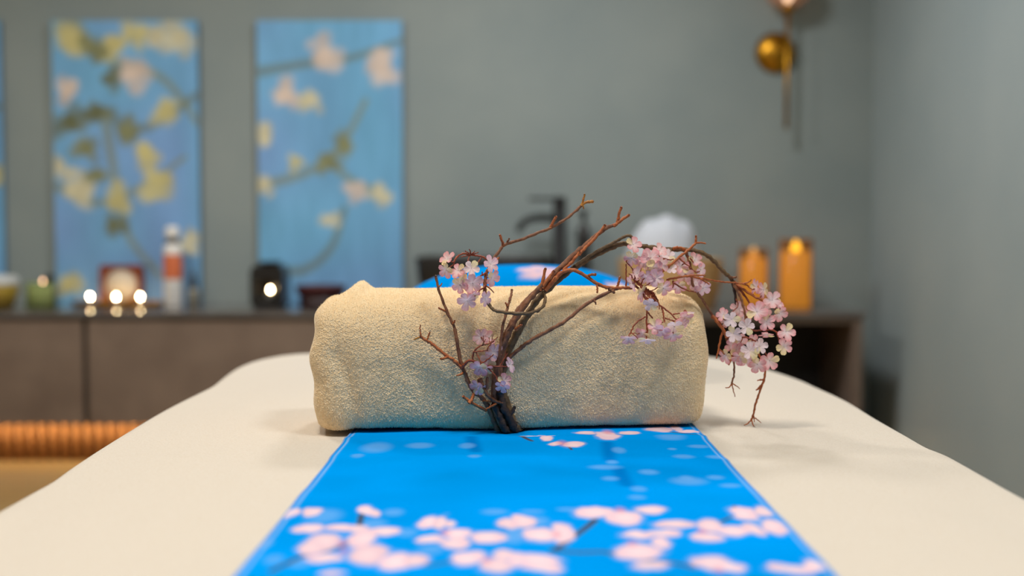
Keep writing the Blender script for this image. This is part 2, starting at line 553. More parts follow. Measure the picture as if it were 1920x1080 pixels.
def picture(x0, x1, ztop, lab, seed, boughs, blossoms):
    w, h = x1 - x0, ztop - ZT - 0.002
    t = thing('canvas_picture', lab, 'picture', ((x0 + x1) / 2, YB - 0.002, ZT + .001), group='tall blue blossom pictures')
    v, f = box(-w / 2, w / 2, -0.034, 0, 0, h, 0.003)
    obj('stretched_canvas', v, f, M['canvas_edge'], t, smooth=False)
    nu, nw = 110, 220
    u = np.linspace(0, 1, nu)
    q = np.linspace(0, 1, nw)
    U, W = np.meshgrid(u * w, q * h, indexing='ij')
    base = lin((122, 172, 214))
    C = np.ones(U.shape + (3,)) * base
    n1 = value_noise(U * 7 + seed, W * 5, seed)[..., None]
    n2 = value_noise(U * 30, W * 9, seed + 1)[..., None]
    C = C * (1 + 0.10 * n1 + 0.06 * n2) + np.array([-.02, 0.035, 0.0]) * value_noise(U * 4 + 2, W * 3 + seed, seed + 2)[..., None]
    C = C * (1 + 0.04 * (W / h - .5))[..., None]
    r = np.random.default_rng(seed)
    for pts, rr, colr in boughs:
        stroke(C, U, W, [(a * w, b * h) for a, b in pts], rr, rr * .55, lin(colr), 0.7, 0.65)
    for (a, b, s, colr) in blossoms:
        for j in range(13):
            an = r.uniform(0, 6.28)
            d_ = s * r.uniform(.0, 1.0)
            blob(C, U, W, a * w + math.cos(an) * d_, b * h + math.sin(an) * d_, s * r.uniform(.28, .58), s * r.uniform(.25, .52),
                 lin(colr) * r.uniform(.75, 1.1), 0.5, r.uniform(0, 3), 0.6)
    V = np.stack([U - w / 2, np.full_like(U, -0.0345), W], -1).reshape(-1, 3)
    fc = grid_faces(nu, nw)
    obj('painted_face', V, fc, M['paint'], t, colors=C.reshape(-1, 3))
YPIC = YB - .036
X = lambda p, y=300: at(p, y, YPIC)[0]
ZP = at(400, 38, YPIC)[2]
olive, olive2 = (138, 140, 100), (118, 122, 92)
crm, yel, pnk = (216, 208, 172), (208, 198, 138), (222, 202, 186)
picture(X(101), X(373), ZP, 'tall blue canvas crowded with cream blossom, behind the tea lights', 21,
        [([(0, .60), (.3, .68), (.6, .62), (1.0, .74)], .030, olive2), ([(.15, 1.0), (.35, .88), (.75, .80), (1, .64)], .024, olive),
         ([(.35, .68), (.42, .45), (.50, .25), (.72, .10)], .022, olive), ([(0, .42), (.30, .36), (.62, .42), (.9, .52)], .020, olive)],
        [(.14, .93, .085, yel), (.42, .92, .075, yel), (.86, .93, .085, crm), (.56, .82, .075, pnk), (.10, .76, .060, pnk),
         (.30, .68, .06, olive2), (.78, .68, .065, yel), (.22, .55, .06, olive), (.62, .54, .07, yel), (.70, .44, .08, yel),
         (.18, .40, .08, crm), (.46, .38, .06, yel), (.40, .28, .055, olive2), (.92, .22, .05, crm), (.08, .06, .055, yel), (.28, .90, .06, olive), (.58, .95, .06, yel), (.72, .95, .05, crm), (.42, .80, .05, olive2), (.12, .64, .07, olive2), (.48, .62, .06, olive), (.30, .46, .05, olive), (.05, .48, .05, crm)])
picture(X(484), X(754), ZP, 'tall blue canvas with sparse blossom boughs, behind the black oil burner', 34,
        [([(0, .82), (.35, .85), (.65, .87), (1.0, .93)], .022, olive2), ([(0, .42), (.3, .46), (.55, .54), (.75, .72)], .022, olive),
         ([(.05, .13), (.3, .12), (.5, .20), (.6, .34)], .024, olive2), ([(.45, .52), (.65, .44), (.85, .40)], .018, olive)],
        [(.46, .88, .075, pnk), (.86, .83, .075, pnk), (.20, .74, .070, pnk), (.36, .72, .055, crm), (.06, .60, .05, crm),
         (.26, .50, .035, yel), (.48, .50, .05, olive), (.68, .40, .045, pnk), (.84, .39, .05, crm), (.04, .42, .05, crm),
         (.60, .57, .05, olive), (.50, .30, .04, crm)])
picture(X(-268), X(4), ZP, 'blue canvas picture cut off by the left edge of the view', 55,
        [([(0, .7), (.5, .62), (1.0, .70)], .026, olive2), ([(.4, .2), (.7, .4), (1, .48)], .02, olive)],
        [(.3, .8, .07, yel), (.75, .66, .07, crm), (.95, .45, .05, yel), (.5, .3, .06, crm)])

# ------------------------------------------------------------------ wall sconce
sx = at(1453, 98, YB)[0]
sz = at(1453, 98, YB - .02)[2]
t = thing('wall_sconce', 'brass wall sconce with a rosy glass globe on a slim rod', 'wall lamp', (sx, YB, sz))
v, f = lathe([(0.088, 0.0), (0.090, 0.006), (0.084, 0.020), (0.066, 0.040), (0.036, 0.053), (0.001, 0.057)], 48)
v = [(a, -c - .001, b) for a, b, c in v]
obj('backplate', v, f, M['brass'], t)
rx = at(1476, 100, YB - .10)[0] - sx
top_z = 0.172
P = np.array([(rx, -.10, top_z), (rx, -.10, 0.0), (rx, -.10, at(1482, 240, YB - .10)[2] - sz)])
v, f = tube(P, [.0095] * 3, 14)
obj('rod', v, f, M['brass'], t)
v, f = tube([(0, -.05, 0), (rx * .6, -.085, 0), (rx, -.10, 0)], [.008] * 3, 10)
obj('arm', v, f, M['brass'], t)
v, f = lathe([(0.010, -0.02), (0.030, 0.0), (0.034, 0.012), (0.012, 0.02)], 24)
obj('globe_cup', v, f, M['brass'], t, (rx, -.10, top_z - .002))
th = np.linspace(0.12, math.pi - .01, 20)
v, f = lathe([(0.105 * math.sin(a), -0.105 * math.cos(a)) for a in th], 36, closed_bot=False)
obj('globe', v, f, M['globe_glass'], t, (rx, -.10, top_z + .108))
th = np.linspace(0.01, math.pi - .01, 12)
v, f = lathe([(0.022 * math.sin(a), -0.04 * math.cos(a)) for a in th], 20)
obj('bulb', v, f, M['bulb'], t, (rx, -.10, top_z + .066))

# ------------------------------------------------------------------ things on the worktop
def base_at(px, Y):
    return np.array([at(px, 560, Y)[0], Y, ZT])
def zof(py, Y):
    return at(960, py, Y)[2] - ZT
def wof(dpx, Y):
    return dpx * Y / F

FL = [(0.0005, 0.0), (0.0028, .003), (0.0036, .0065), (0.0028, .011), (0.0014, .015), (0.0003, .018)]
def tealight(px, Y, z0, lab, grp, mat='flame', cat='candle', s=1.0):
    b = base_at(px, Y)
    t = thing('tea_light', lab, cat, (b[0], Y, ZT + z0), group=grp)
    v, f = lathe([(.017 * s, 0), (.019 * s, .001), (.019 * s, .023), (.0175 * s, .023), (.0175 * s, .019)], 28, closed_top=False)
    obj('metal_cup', v, f, M['steel'], t)
    v, f = lathe([(.0172 * s, .004), (.0172 * s, .020), (.003, .0195)], 28)
    obj('wax', v, f, M['wax_pale'], t)
    v, f = tube([(0, 0, .019), (0.0003, 0, .022), (0.0008, 0, .025)], [.0006] * 3, 6)
    obj('wick', v, f, M['dark_plastic'], t)
    v, f = lathe(FL, 12)
    obj('flame', v, f, M[mat], t, (0, 0, .0245))
    return t

# gold tray with three tea lights
YT = 4.93
tb = base_at(222, YT)
tray = thing('oval_tray', 'shallow gold oval tray holding three tea lights', 'tray', tb)
v, f = lathe([(.12, 0.0), (.185, 0.0), (.205, .014), (.212, .016), (.205, .0165), (.184, .005), (.001, .004)], 56, sy=0.30, closed_top=False)
obj('tray_body', v, f, M['gold_tray'], tray)
v, f = tube([(.207 * math.cos(a), .207 * .30 * math.sin(a), .0165) for a in np.linspace(0, 2 * math.pi, 49)], [.003] * 49, 6)
obj('rim', v, f, M['brass'], tray)
for p, w in ((169, 'leftmost lit tea light on the gold tray'), (218, 'middle lit tea light on the gold tray'), (263, 'rightmost lit tea light on the gold tray')):
    tealight(p, YT, .0075, w, 'tea lights on the tray')

# wooden clock
Y = 5.02
t = thing('table_clock', 'square red-brown wooden table clock with a round cream face', 'clock', base_at(229, Y))
hw, hh = wof(78, Y) / 2, zof(497, Y)
n = 48
ring, Fc = [], []
th = np.linspace(0, 2 * np.pi, n, endpoint=False)
rc = hw * .80
sq = np.stack([np.cos(th), np.sin(th)], 1)
sq = sq / np.abs(sq).max(1)[:, None]
for rad, yy in ((rc, .004), (rc, -.014), (rc * 1.04, -.016)):
    ring += [(rad * math.cos(a), yy, rad * math.sin(a) + hh / 2) for a in th]
for yy in (-.016, .016):
    ring += [(q[0] * hw, yy, q[1] * hh / 2 + hh / 2) for q in sq]
Fc = [list(q) for q in grid_faces(5, n, wrap_v=True)] + [list(range(4 * n, 5 * n))]
obj('wooden_case', ring, Fc, M['wood_red'], t, smooth=False)
v, f = lathe([(rc, 0), (rc, .004), (.001, .004)], 48)
v = [(a, -c, b + hh / 2) for a, b, c in v]
obj('clock_face', v, f, M['cream'], t)
v, f = merge(box(-.0015, .0015, -.0075, -.0055, hh / 2, hh / 2 + rc * .7), box(0, rc * .5, -.0075, -.0055, hh / 2 - .0015, hh / 2 + .0015))
obj('clock_hands', v, f, M['cream'], t, smooth=False)

# tall bottle with orange label
Y = 4.90
b = base_at(325, Y)
t = thing('lotion_bottle', 'tall white bottle with an orange label band and black neck ring', 'bottle', b)
r = wof(34, Y) / 2
z = lambda py: zof(py, Y)
v, f = lathe([(r * .94, 0), (r, .004), (r, z(470)), (r * .93, z(462)), (r * .62, z(456)), (r * .5, z(455))], 32)
obj('bottle_body', v, f, M['white_plastic'], t)
v, f = lathe([(r * 1.012, z(523)), (r * 1.02, z(522)), (r * 1.02, z(478)), (r * 1.012, z(477))], 32, closed_top=False, closed_bot=False)
obj('label_band', v, f, M['orange_label'], t)
v, f = lathe([(r * .72, z(456)), (r * .74, z(455)), (r * .74, z(448)), (r * .6, z(447))], 32)
obj('neck_ring', v, f, M['dark_plastic'], t)
v, f = lathe([(r * .70, z(447)), (r * .78, z(444)), (r * .78, z(432)), (r * .66, z(426)), (r * .3, z(424))], 32)
obj('cap', v, f, M['white_plastic'], t)

# small dropper bottle
Y = 4.93
t = thing('dropper_bottle', 'small grey bottle with a black cap beside the tall orange labelled bottle', 'bottle', base_at(363, Y))
r = wof(24, Y) / 2
v, f = lathe([(r * .9, 0), (r, .004), (r, z(548)), (r * .8, z(541)), (r * .42, z(538))], 28)
obj('bottle_body', v, f, material('grey_bottle', L4(128, 124, 112), 0.3, var=0.1), t)
v, f = lathe([(r * .5, z(541)), (r * .56, z(540)), (r * .56, z(527)), (r * .42, z(524)), (r * .34, z(512)), (r * .15, z(508))], 24)
obj('cap', v, f, M['dark_plastic'], t)

# oil burner
Y = 4.80
b = base_at(507, Y)
t = thing('oil_burner', 'black square oil burner with a round opening and a lit tea light inside', 'oil burner', b)
hw, hh = wof(62, Y) / 2, zof(497, Y)
n = 48
th = np.linspace(0, 2 * np.pi, n, endpoint=False) + math.pi / 4
c8 = np.stack([np.cos(th), np.sin(th)], 1)
k = np.minimum(1 / np.abs(c8).max(1), 1.30 / np.abs(c8).sum(1) * 1.35)
c8 = c8 * k[:, None]
ro = hw * .62
zc = hh * .47
ring = []
for rad, yy in ((ro, -hw + .014), (ro, -hw + .001), (ro * 1.05, -hw)):
    ring += [(rad * math.cos(a), yy, rad * math.sin(a) + zc) for a in th]
for yy in (-hw, hw):
    ring += [(q[0] * hw, yy, (q[1] + 1) * hh / 2) for q in c8]
for yy in (hw - .012, -hw + .014):
    ring += [(q[0] * (hw - .012), yy, (q[1] * .86 + 1) * hh / 2) for q in c8]
Fc = [list(q) for q in grid_faces(7, n, wrap_v=True)]
Fc += [list(range(4 * n, 5 * n)), list(range(5 * n, 6 * n))[::-1]]
obj('burner_body', ring, Fc, M['black_ceramic'], t, smooth=False)
v, f = lathe([(hw * .5, 0), (hw * .72, .012), (hw * .76, .016), (hw * .70, .015), (hw * .3, .006), (.001, .005)], 32)
obj('oil_dish', v, f, M['black_ceramic'], t, (0, 0, hh - .001))
flz = at(507, 543, Y)[2] - ZT - .032
tl = tealight(507, Y - .01, hh * .07 + .001, 'lit tea light inside the black oil burner', None, 'flame')
v, f = box(-.02, .02, -.02, .02, 0, flz - hh * .07 - .003)
tl.location.z = ZT + flz
# candle shelf inside the burner
v, f = lathe([(.030, 0), (.030, flz - hh * .07 - .001), (.001, flz - hh * .07 - .001)], 24)
obj('candle_shelf', v, f, M['black_ceramic'], t, (0, -.01, hh * .07))

# maroon dish on base
Y = 4.80
t = thing('lacquer_dish', 'low maroon lacquer dish beside the black oil burner', 'dish', base_at(602, Y))
r = wof(96, Y) / 2
v, f = lathe([(r * .80, 0), (r * .82, .004), (r * .86, z(558)), (r * .7, z(556))], 36)
obj('foot', v, f, M['dark_red'], t)
v, f = lathe([(r * .7, z(557)), (r * .9, z(553)), (r, z(537)), (r * 1.0, z(535)), (r * .94, z(536)), (r * .84, z(550)), (.001, z(552))], 36)
obj('bowl', v, f, M['maroon'], t)

# lidded bowl at the left edge
Y = 4.74
t = thing('lidded_bowl', 'olive gold bowl with a pale grey lid at the left end of the worktop', 'bowl', base_at(-14, Y))
r = wof(94, Y) / 2
v, f = lathe([(r * .62, 0), (r * .78, .006), (r * .95, z(552)), (r, z(535)), (r * .97, z(533))], 40)
obj('bowl_body', v, f, M['olive_gold'], t)
v, f = lathe([(r * 1.02, z(534)), (r * 1.04, z(532)), (r * 1.0, z(521)), (r * .8, z(517)), (r * .2, z(514)), (.001, z(514))], 40)
obj('lid', v, f, M['pale_lid'], t)

# green glass candle
Y = 4.74
t = thing('glass_candle', 'pale candle burning in a green glass jar left of the tray', 'candle', base_at(76, Y))
r = wof(52, Y) / 2
v, f = lathe([(r * .9, 0), (r, .004), (r, z(532)), (r * .96, z(530)), (r * .94, z(532)), (r * .93, .008), (.001, .008)], 36)
obj('glass_jar', v, f, M['green_glass'], t)
v, f = lathe([(r * .84, .009), (r * .84, z(540)), (r * .7, z(541)), (.001, z(541))], 32)
obj('wax', v, f, M['wax_pale'], t)
v, f = lathe(FL, 12)
obj('flame', v, f, M['flame_dim'], t, (wof(5, Y), 0, z(531)))
v, f = tube([(wof(5, Y), 0, z(541)), (wof(5, Y), 0, z(536)), (wof(5, Y), 0, z(530))], [.0008] * 3, 6)
obj('wick', v, f, M['dark_plastic'], t)
Y = 4.97
t = thing('dark_jar', 'small dark jar behind the green glass candle', 'jar', base_at(94, Y))
r = wof(20, Y) / 2
v, f = lathe([(r * .9, 0), (r, .004), (r, z(535)), (r * .7, z(528))], 24)
obj('jar_body', v, f, M['dark_plastic'], t)
v, f = lathe([(r * .8, z(528)), (r * .8, z(516)), (r * .6, z(514))], 24)
obj('cap', v, f, M['dark_plastic'], t)

# vessel sink
Y = 4.78
def rrect(w, d, r, n=8):
    out = []
    for cx, cy, a0 in ((w - r, d - r, 0), (-w + r, d - r, 90), (-w + r, -d + r, 180), (w - r, -d + r, 270)):
        for a in np.linspace(a0, a0 + 90, n):
            out.append((cx + r * math.cos(math.radians(a)), cy + r * math.sin(math.radians(a))))
    return out
t = thing('vessel_sink', 'black rectangular vessel sink on the worktop below the tap', 'sink', base_at(910, Y))
hw, hh = wof(252, Y) / 2, zof(480, Y)
prof = [(.80, 0), (.84, .004), (.95, hh * .5), (1.0, hh - .004), (.995, hh), (.95, hh), (.93, hh - .01), (.80, .05), (.4, .04)]
V = []
for s, zz in prof:
    V += [(a, c, zz) for a, c in rrect(hw * s, .21 * s, .06 * s)]
n = len(rrect(1, 1, .1))
Fc = [list(q) for q in grid_faces(len(prof), n, wrap_v=True)[:, ::-1]] + [list(range(n))[::-1], list(range((len(prof) - 1) * n, len(prof) * n))]
obj('basin', V, Fc, M['black_ceramic'], t)
v, f = lathe([(.024, .0), (.024, .003), (.001, .004)], 24)
obj('drain', v, f, M['steel'], t, (0, 0, .0405))

# tap
Y = 4.90
t = thing('tall_tap', 'tall matt black tap with a curved spout beside the sink', 'tap', base_at(1049, Y))
r = wof(25, Y) / 2
v, f = lathe([(r * 1.5, 0), (r * 1.5, .008), (r, .012), (r, z(386)), (r * .9, z(384))], 28)
obj('tap_body', v, f, M['black'], t)
P = catmull([(0, 0, z(410)), (-wof(30, Y), -.02, z(408)), (-wof(55, Y), -.035, z(411)), (-wof(70, Y), -.045, z(420)), (-wof(77, Y), -.05, z(432))], 5)
v, f = tube(P, np.linspace(.017, .014, len(P)), 14)
obj('spout', v, f, M['black'], t)
v, f = lathe([(r * .95, z(384)), (r, z(383)), (r, z(370)), (r * .9, z(369))], 28)
obj('handle_cap', v, f, M['black'], t)
v, f = box(-wof(58, Y), 0, -.011, .011, z(376), z(370), .002)
obj('lever', v, f, M['black'], t, smooth=False)

# soap dispenser
Y = 4.88
t = thing('soap_dispenser', 'dark soap dispenser with a pump right of the tap', 'soap dispenser', base_at(1094, Y))
r = wof(27, Y) / 2
v, f = lathe([(r * .95, 0), (r, .004), (r, z(440)), (r * .85, z(430)), (r * .5, z(424)), (r * .45, z(418))], 28)
obj('bottle_body', v, f, M['dark_plastic'], t)
v, f = lathe([(r * .32, z(418)), (r * .32, z(402)), (r * .6, z(401)), (r * .6, z(395)), (r * .4, z(393))], 20)
obj('pump', v, f, M['black'], t)
v, f = tube([(0, 0, z(398)), (-.02, -.02, z(398)), (-.03, -.03, z(401))], [.005, .0045, .004], 10)
obj('nozzle', v, f, M['black'], t)

# basket with white towel bundle
Y = 4.78
bx = base_at(1256, Y)
t = thing('round_basket', 'tan woven basket holding a white towel on the worktop', 'basket', bx)
r = wof(196, Y) / 2
hh = zof(488, Y)
prof = [(r * .82, 0)]
for i in range(11):
    zz = hh * (i + .5) / 11.0
    rr = r * (.84 + .16 * math.sin(math.pi * .5 * min(1, zz / hh * 1.15)))
    prof += [(rr - .004, zz - hh / 30), (rr, zz), (rr - .004, zz + hh / 30)]
prof += [(r * .96, hh), (r * .93, hh - .006), (r * .80, .02), (.001, .018)]
v, f = lathe(prof, 56, sy=0.78)
obj('woven_body', v, f, M['basket'], t)
v, f = tube([(r * .975 * math.cos(a), r * .975 * .78 * math.sin(a), hh) for a in np.linspace(0, 2 * math.pi, 57)], [.007] * 57, 8)
obj('rim', v, f, M['basket'], t)
bz = .020
bh = zof(405, Y) - bz
nu, nv = 60, 40
th, ph = np.meshgrid(np.linspace(0, 2 * np.pi, nu, endpoint=False), np.linspace(-np.pi / 2 + .02, np.pi / 2 - .02, nv), indexing='ij')
se = lambda c, e: np.sign(c) * np.abs(c) ** e
xx = .150 * se(np.cos(ph), .7) * se(np.cos(th), .9)
yy = .120 * se(np.cos(ph), .7) * se(np.sin(th), .9)
zz = se(np.sin(ph), .85)
fold = 1 + .035 * np.sin(th * 3 + 3 * ph) + .02 * value_noise(th * 2.5, ph * 3, 3)
xx = xx * fold - .03 * np.clip(-zz + .2, 0, 1) * 0
zz = (zz + 1) / 2 * bh * (1 - .10 * sstep(.02, -.16, xx)) + .006 * np.sin(xx * 70) * (zz > .2)
zz = zz - np.minimum(0, zz.min())
V = np.stack([xx, yy, zz], -1).reshape(-1, 3)
Fc = [list(q) for q in grid_faces(nu, nv, wrap_u=True)]
Fc += [[i * nv for i in range(nu)][::-1], [i * nv + nv - 1 for i in range(nu)]]
o = obj('towel_bundle', V, Fc, M['white_towel'], None, (at(1240, 440, Y)[0], Y, ZT + bz))
tag(o, 'rounded white towel bundle standing in the tan basket', 'towel')

# amber candles
for px, w, y0, y1, Y, lab, fm in ((1412, 54, 484, 466, 4.86, 'shorter amber pillar candle in a glass sleeve beside the basket', 'led_flame_dim'),
                                  (1491, 62, 471, 448, 4.78, 'taller amber pillar candle in a glass sleeve with a bright yellow flame', 'led_flame')):
    t = thing('pillar_candle', lab, 'candle', base_at(px, Y), group='amber pillar candles')
    r = wof(w, Y) / 2
    zw, zg = zof(y0, Y), zof(y1, Y)
    v, f = lathe([(r * .90, .006), (r * .90, zw - .004), (r * .86, zw), (r * .3, zw - .006), (.001, zw - .008)], 36)
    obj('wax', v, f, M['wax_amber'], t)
    v, f = lathe([(r * .95, 0), (r, .003), (r, zg), (r * .96, zg), (r * .96, .005), (.001, .005)], 36)
    obj('glass_sleeve', v, f, M['amber_glass'], t)
    s = 1.0
    v, f = lathe([(.003, 0), (.015, .008), (.018, .022), (.015, .036), (.007, .050), (.001, .058)], 18)
    obj('flame', v, f, M[fm], t, (0, 0, zw - .010))

# ------------------------------------------------------------------ massage table and its fleece sheet
ZS = 0.72
t = thing('massage_table', 'massage table standing in the middle under a cream sheet', 'massage table', (0.01, 1.12, 0))
v, f = box(-.385, .385, -.93, .92, ZS - .09, ZS - .012, .03)
obj('padded_top', v, f, M['table_vinyl'], t)
v, f = box(-.36, .36, -.88, .88, ZS - .17, ZS - .092, .006)
obj('frame', v, f, M['table_wood'], t, smooth=False)
v, f = box(-.028, .028, -.028, .028, 0, ZS - .171, .004)
leg_me = mesh_data('leg', v, f, M['table_wood'], smooth=False)
for lx in (-.31, .31):
    for ly in (-.80, .80):
        link('leg', leg_me, t, (lx, ly, 0))

left_px = [(0, 945), (60, 912), (100, 890), (140, 862), (190, 830), (240, 800), (290, 771), (330, 750), (370, 731), (400, 716), (425, 697), (445, 684), (470, 674), (500, 667), (540, 661), (600, 658)]
right_px = [(1920, 922), (1850, 884), (1780, 846), (1740, 830), (1700, 808), (1640, 775), (1600, 751), (1570, 736), (1535, 721), (1500, 706), (1450, 690), (1400, 676), (1340, 666), (1280, 660)]
Lp = [on_plane(a, b, ZS)[:2] for a, b in left_px]
Rp = [on_plane(a, b, ZS)[:2] for a, b in right_px]
out = [(-.30, .17), (-.385, .20), (-.40, .30), (-.402, .5), (-.404, .7)] + [tuple(p) for p in Lp] + [(-.15, 2.083), (0, 2.088), (.15, 2.083)] + \
      [tuple(p) for p in Rp[::-1]] + [(.424, .7), (.422, .5), (.415, .30), (.39, .20), (.30, .17)]
O = catmull(np.array(out), 9)
# even spacing
seg = np.r_[0, np.cumsum(np.linalg.norm(np.diff(O, axis=0), axis=1))]
NS = 620
s = np.linspace(0, seg[-1], NS, endpoint=True)
O = np.stack([np.interp(s, seg, O[:, 0]), np.interp(s, seg, O[:, 1])], 1)
mid = O.copy()
mid[:, 0] = 0.01
mid[:, 1] = np.clip(O[:, 1], .45, 1.75)
Tn = np.gradient(O, axis=0)
Tn /= np.linalg.norm(Tn, axis=1)[:, None]
Nn = np.stack([-Tn[:, 1], Tn[:, 0]], 1)       # outward for clockwise outline
if np.mean(np.sum(Nn * (O - mid), 1)) < 0:
    Nn = -Nn
# smooth the normals
ker = np.ones(31) / 31
Nn = np.stack([np.convolve(np.pad(Nn[:, i], 15, mode='edge'), ker, 'valid') for i in (0, 1)], 1)
Nn /= np.linalg.norm(Nn, axis=1)[:, None]
rings = []
for q in np.linspace(0, 1, 44) ** .8:
    inner = O - Nn * .012
    p = mid * (1 - q) + inner * q
    zz = np.full(NS, ZS) + .0012 * value_noise(p[:, 0] * 9, p[:, 1] * 6, 5) + .0006 * value_noise(p[:, 0] * 30, p[:, 1] * 20, 6)
    zz = zz - .0030 * sstep(.75, 1, q)
    rings.append(np.c_[p, zz])
for a in np.linspace(15, 90, 7):
    a = math.radians(a)
    p = O + Nn * (-.012 + .022 * math.sin(a))
    rings.append(np.c_[p, np.full(NS, ZS - .003 - .022 * (1 - math.cos(a)))])
wav = .5 + .5 * np.sin(s * 26 + 2.2 * np.sin(s * 5))
for dz in np.linspace(.02, .30, 14):
    k = dz / .30
    p = O + Nn * (.010 + (.022 * wav) * k)[:, None]
    rings.append(np.c_[p, np.full(NS, ZS - .025 - dz) + .004 * wav * k])
V = np.array(rings).reshape(-1, 3)
sheet = obj('fleece_sheet', V, grid_faces(len(rings), NS, wrap_v=True), M['sheet'])
tag(sheet, 'cream fleece sheet draped over the massage table', 'sheet')

# ------------------------------------------------------------------ printed cloth (runner and head pillow)
BLUE = np.array([0.0, 0.285, 0.80])
PINK = lin((230, 196, 208))
PALE = lin((96, 164, 232))
TWIG = lin((72, 74, 84))
def c4(x, y):
    return 420 + x / 3.43, 780 + y / 3.43
def c5(x, y):
    return 960 + x / 3.2, 780 + y / 3.2
pet = [c4(a, b) + (c / 3.43, d / 3.43, r) for a, b, c, d, r in [
    (430, 650, 66, 26, 0), (575, 645, 58, 28, 0), (915, 640, 56, 26, 0), (965, 655, 30, 16, 0), (560, 752, 90, 26, 0), (760, 740, 100, 18, 0), (860, 752, 70, 26, 0), (1040, 770, 92, 34, 0),
    (640, 840, 116, 62, 0), (900, 820, 95, 60, 0), (560, 880, 95, 42, 0), (920, 925, 112, 62, 0), (650, 950, 118, 36, 0),
    (1330, 708, 66, 36, 0), (1400, 715, 46, 44, 0), (1470, 722, 36, 24, 0), (1320, 822, 95, 26, -.12), (1500, 790, 80, 34, 0), (1690, 810, 108, 42, 0), (1480, 850, 88, 32, 0),
    (1100, 970, 100, 56, 0), (1230, 962, 76, 36, 0), (1560, 950, 108, 42, 0), (1800, 930, 84, 32, 0), (1760, 1000, 106, 46, 0), (1840, 720, 70, 30, 0), (1900, 692, 48, 30, 0), (1900, 960, 60, 40, 0), (700, 1040, 70, 14, 0)]]
pet += [c5(a, b) + (c / 3.2, d / 3.2, r) for a, b, c, d, r in [
    (500, 605, 122, 30, 0), (680, 635, 98, 40, 0), (830, 588, 88, 22, 0), (1385, 612, 72, 42, 0), (1510, 598, 66, 32, 0), (980, 672, 118, 24, .1), (1190, 690, 78, 38, 0),
    (1330, 722, 104, 28, 0), (1160, 757, 88, 27, 0), (900, 732, 98, 28, 0), (745, 745, 82, 34, 0), (1560, 692, 66, 42, 0), (1455, 712, 46, 34, 0), (170, 745, 112, 42, 0),
    (300, 735, 62, 56, 0), (70, 660, 74, 38, 0), (760, 850, 138, 46, 0), (890, 795, 50, 28, 0), (160, 892, 136, 32, 0), (180, 945, 108, 28, 0), (1200, 915, 112, 42, 0),
    (1310, 940, 76, 28, 0), (820, 932, 120, 26, 0), (1680, 952, 160, 26, 0), (1820, 930, 78, 36, 0),
    (440, 122, 64, 11, 0), (570, 140, 68, 25, 0), (700, 123, 58, 12, 0), (110, 150, 48, 6, 0), (205, 161, 34, 12, 0), (262, 192, 40, 12, 0), (370, 198, 64, 17, 0),
    (880, 100, 72, 15, 0), (990, 94, 40, 13, 0), (1055, 110, 56, 8, 0), (190, 141, 22, 5, 0), (236, 148, 26, 5, 0)]]
soft = [c4(a, b) + (c / 3.43, d / 3.43) for a, b, c, d in [
    (980, 228, 88, 32), (1260, 213, 78, 17), (1565, 215, 48, 17), (860, 285, 38, 11), (1610, 290, 38, 11), (640, 672, 108, 42), (1090, 650, 62, 20), (1740, 650, 78, 15),
    (260, 850, 48, 28), (320, 960, 58, 28), (1330, 890, 80, 28), (960, 720, 80, 28), (1180, 780, 60, 26), (1860, 820, 60, 30), (480, 990, 60, 20)]]
soft += [c5(a, b) + (c / 3.2, d / 3.2) for a, b, c, d in [
    (640, 230, 38, 17), (1030, 270, 58, 15), (1220, 272, 48, 13), (820, 360, 54, 14), (590, 400, 48, 11), (560, 330, 88, 14), (600, 300, 33, 9), (1060, 412, 98, 22), (1050, 395, 40, 14),
    (1220, 390, 48, 11), (1310, 440, 58, 11), (760, 463, 44, 15), (750, 515, 48, 11), (120, 605, 68, 9), (330, 590, 58, 9), (950, 150, 78, 17), (1120, 205, 58, 9), (960, 220, 24, 6),
    (20, 720, 50, 40), (1440, 640, 60, 40), (160, 660, 60, 26)]]
twigs = [([c5(*p) for p in q], w / 3.2) for q, w in [
    ([(500, 650), (440, 700), (370, 755), (280, 820), (240, 838)], 20), ([(240, 838), (400, 850), (550, 850), (640, 870), (800, 900), (950, 915), (1090, 945)], 20),
    ([(1255, 665), (1320, 632)], 12), ([(1335, 565), (1345, 600)], 10), ([(40, 148), (120, 173)], 12), ([(340, 210), (360, 228)], 8), ([(890, 110), (1120, 135)], 8)]]
twigs += [([c4(*p) for p in q], w / 3.43) for q, w in [([(884, 665), (872, 725)], 18), ([(300, 1040), (400, 990), (500, 940), (700, 892), (800, 850)], 20), ([(1300, 1000), (1460, 970)], 16)]]

def metre_ellipse(x, y, rx, ry):
    c = on_plane(x, y, ZS)
    dist = c[1]
    return c[0], c[1], rx * dist / F, ry * dist * dist / (F * (CZ - ZS))

RX0, RX1 = -.1715, .2010
RY0, RY1 = .27, 1.52
xs = np.linspace(RX0, RX1, 312)
ys = np.linspace(RY0, RY1, 860)
U, W = np.meshgrid(xs, ys, indexing='ij')
C = np.ones(U.shape + (3,)) * BLUE
C *= (1 + .10 * value_noise(U * 6, W * 14, 11) + .05 * value_noise(U * 20, W * 30, 12))[..., None]
for q, wd in (([c5(570, 186), c5(585, 285)], 8), ([c5(640, 345), c5(690, 440)], 8), ([c4(1590, 170), c4(1620, 250)], 8)):
    P = [on_plane(a, b, ZS)[:2] for a, b in q]
    stroke(C, U, W, P, .006, .006, lin((0, 92, 176)), .9, .55)
for e in soft:
    cx, cy, rx, ry = metre_ellipse(*e)
    blob(C, U, W, cx, cy, rx, ry, PALE, .5, 0, .75)
for P, wd in twigs:
    Q = [on_plane(a, b, ZS)[:2] for a, b in P]
    r_ = wd * Q[0][1] / F * 1.15
    stroke(C, U, W, Q, r_, r_ * .9, TWIG, .25, .95)
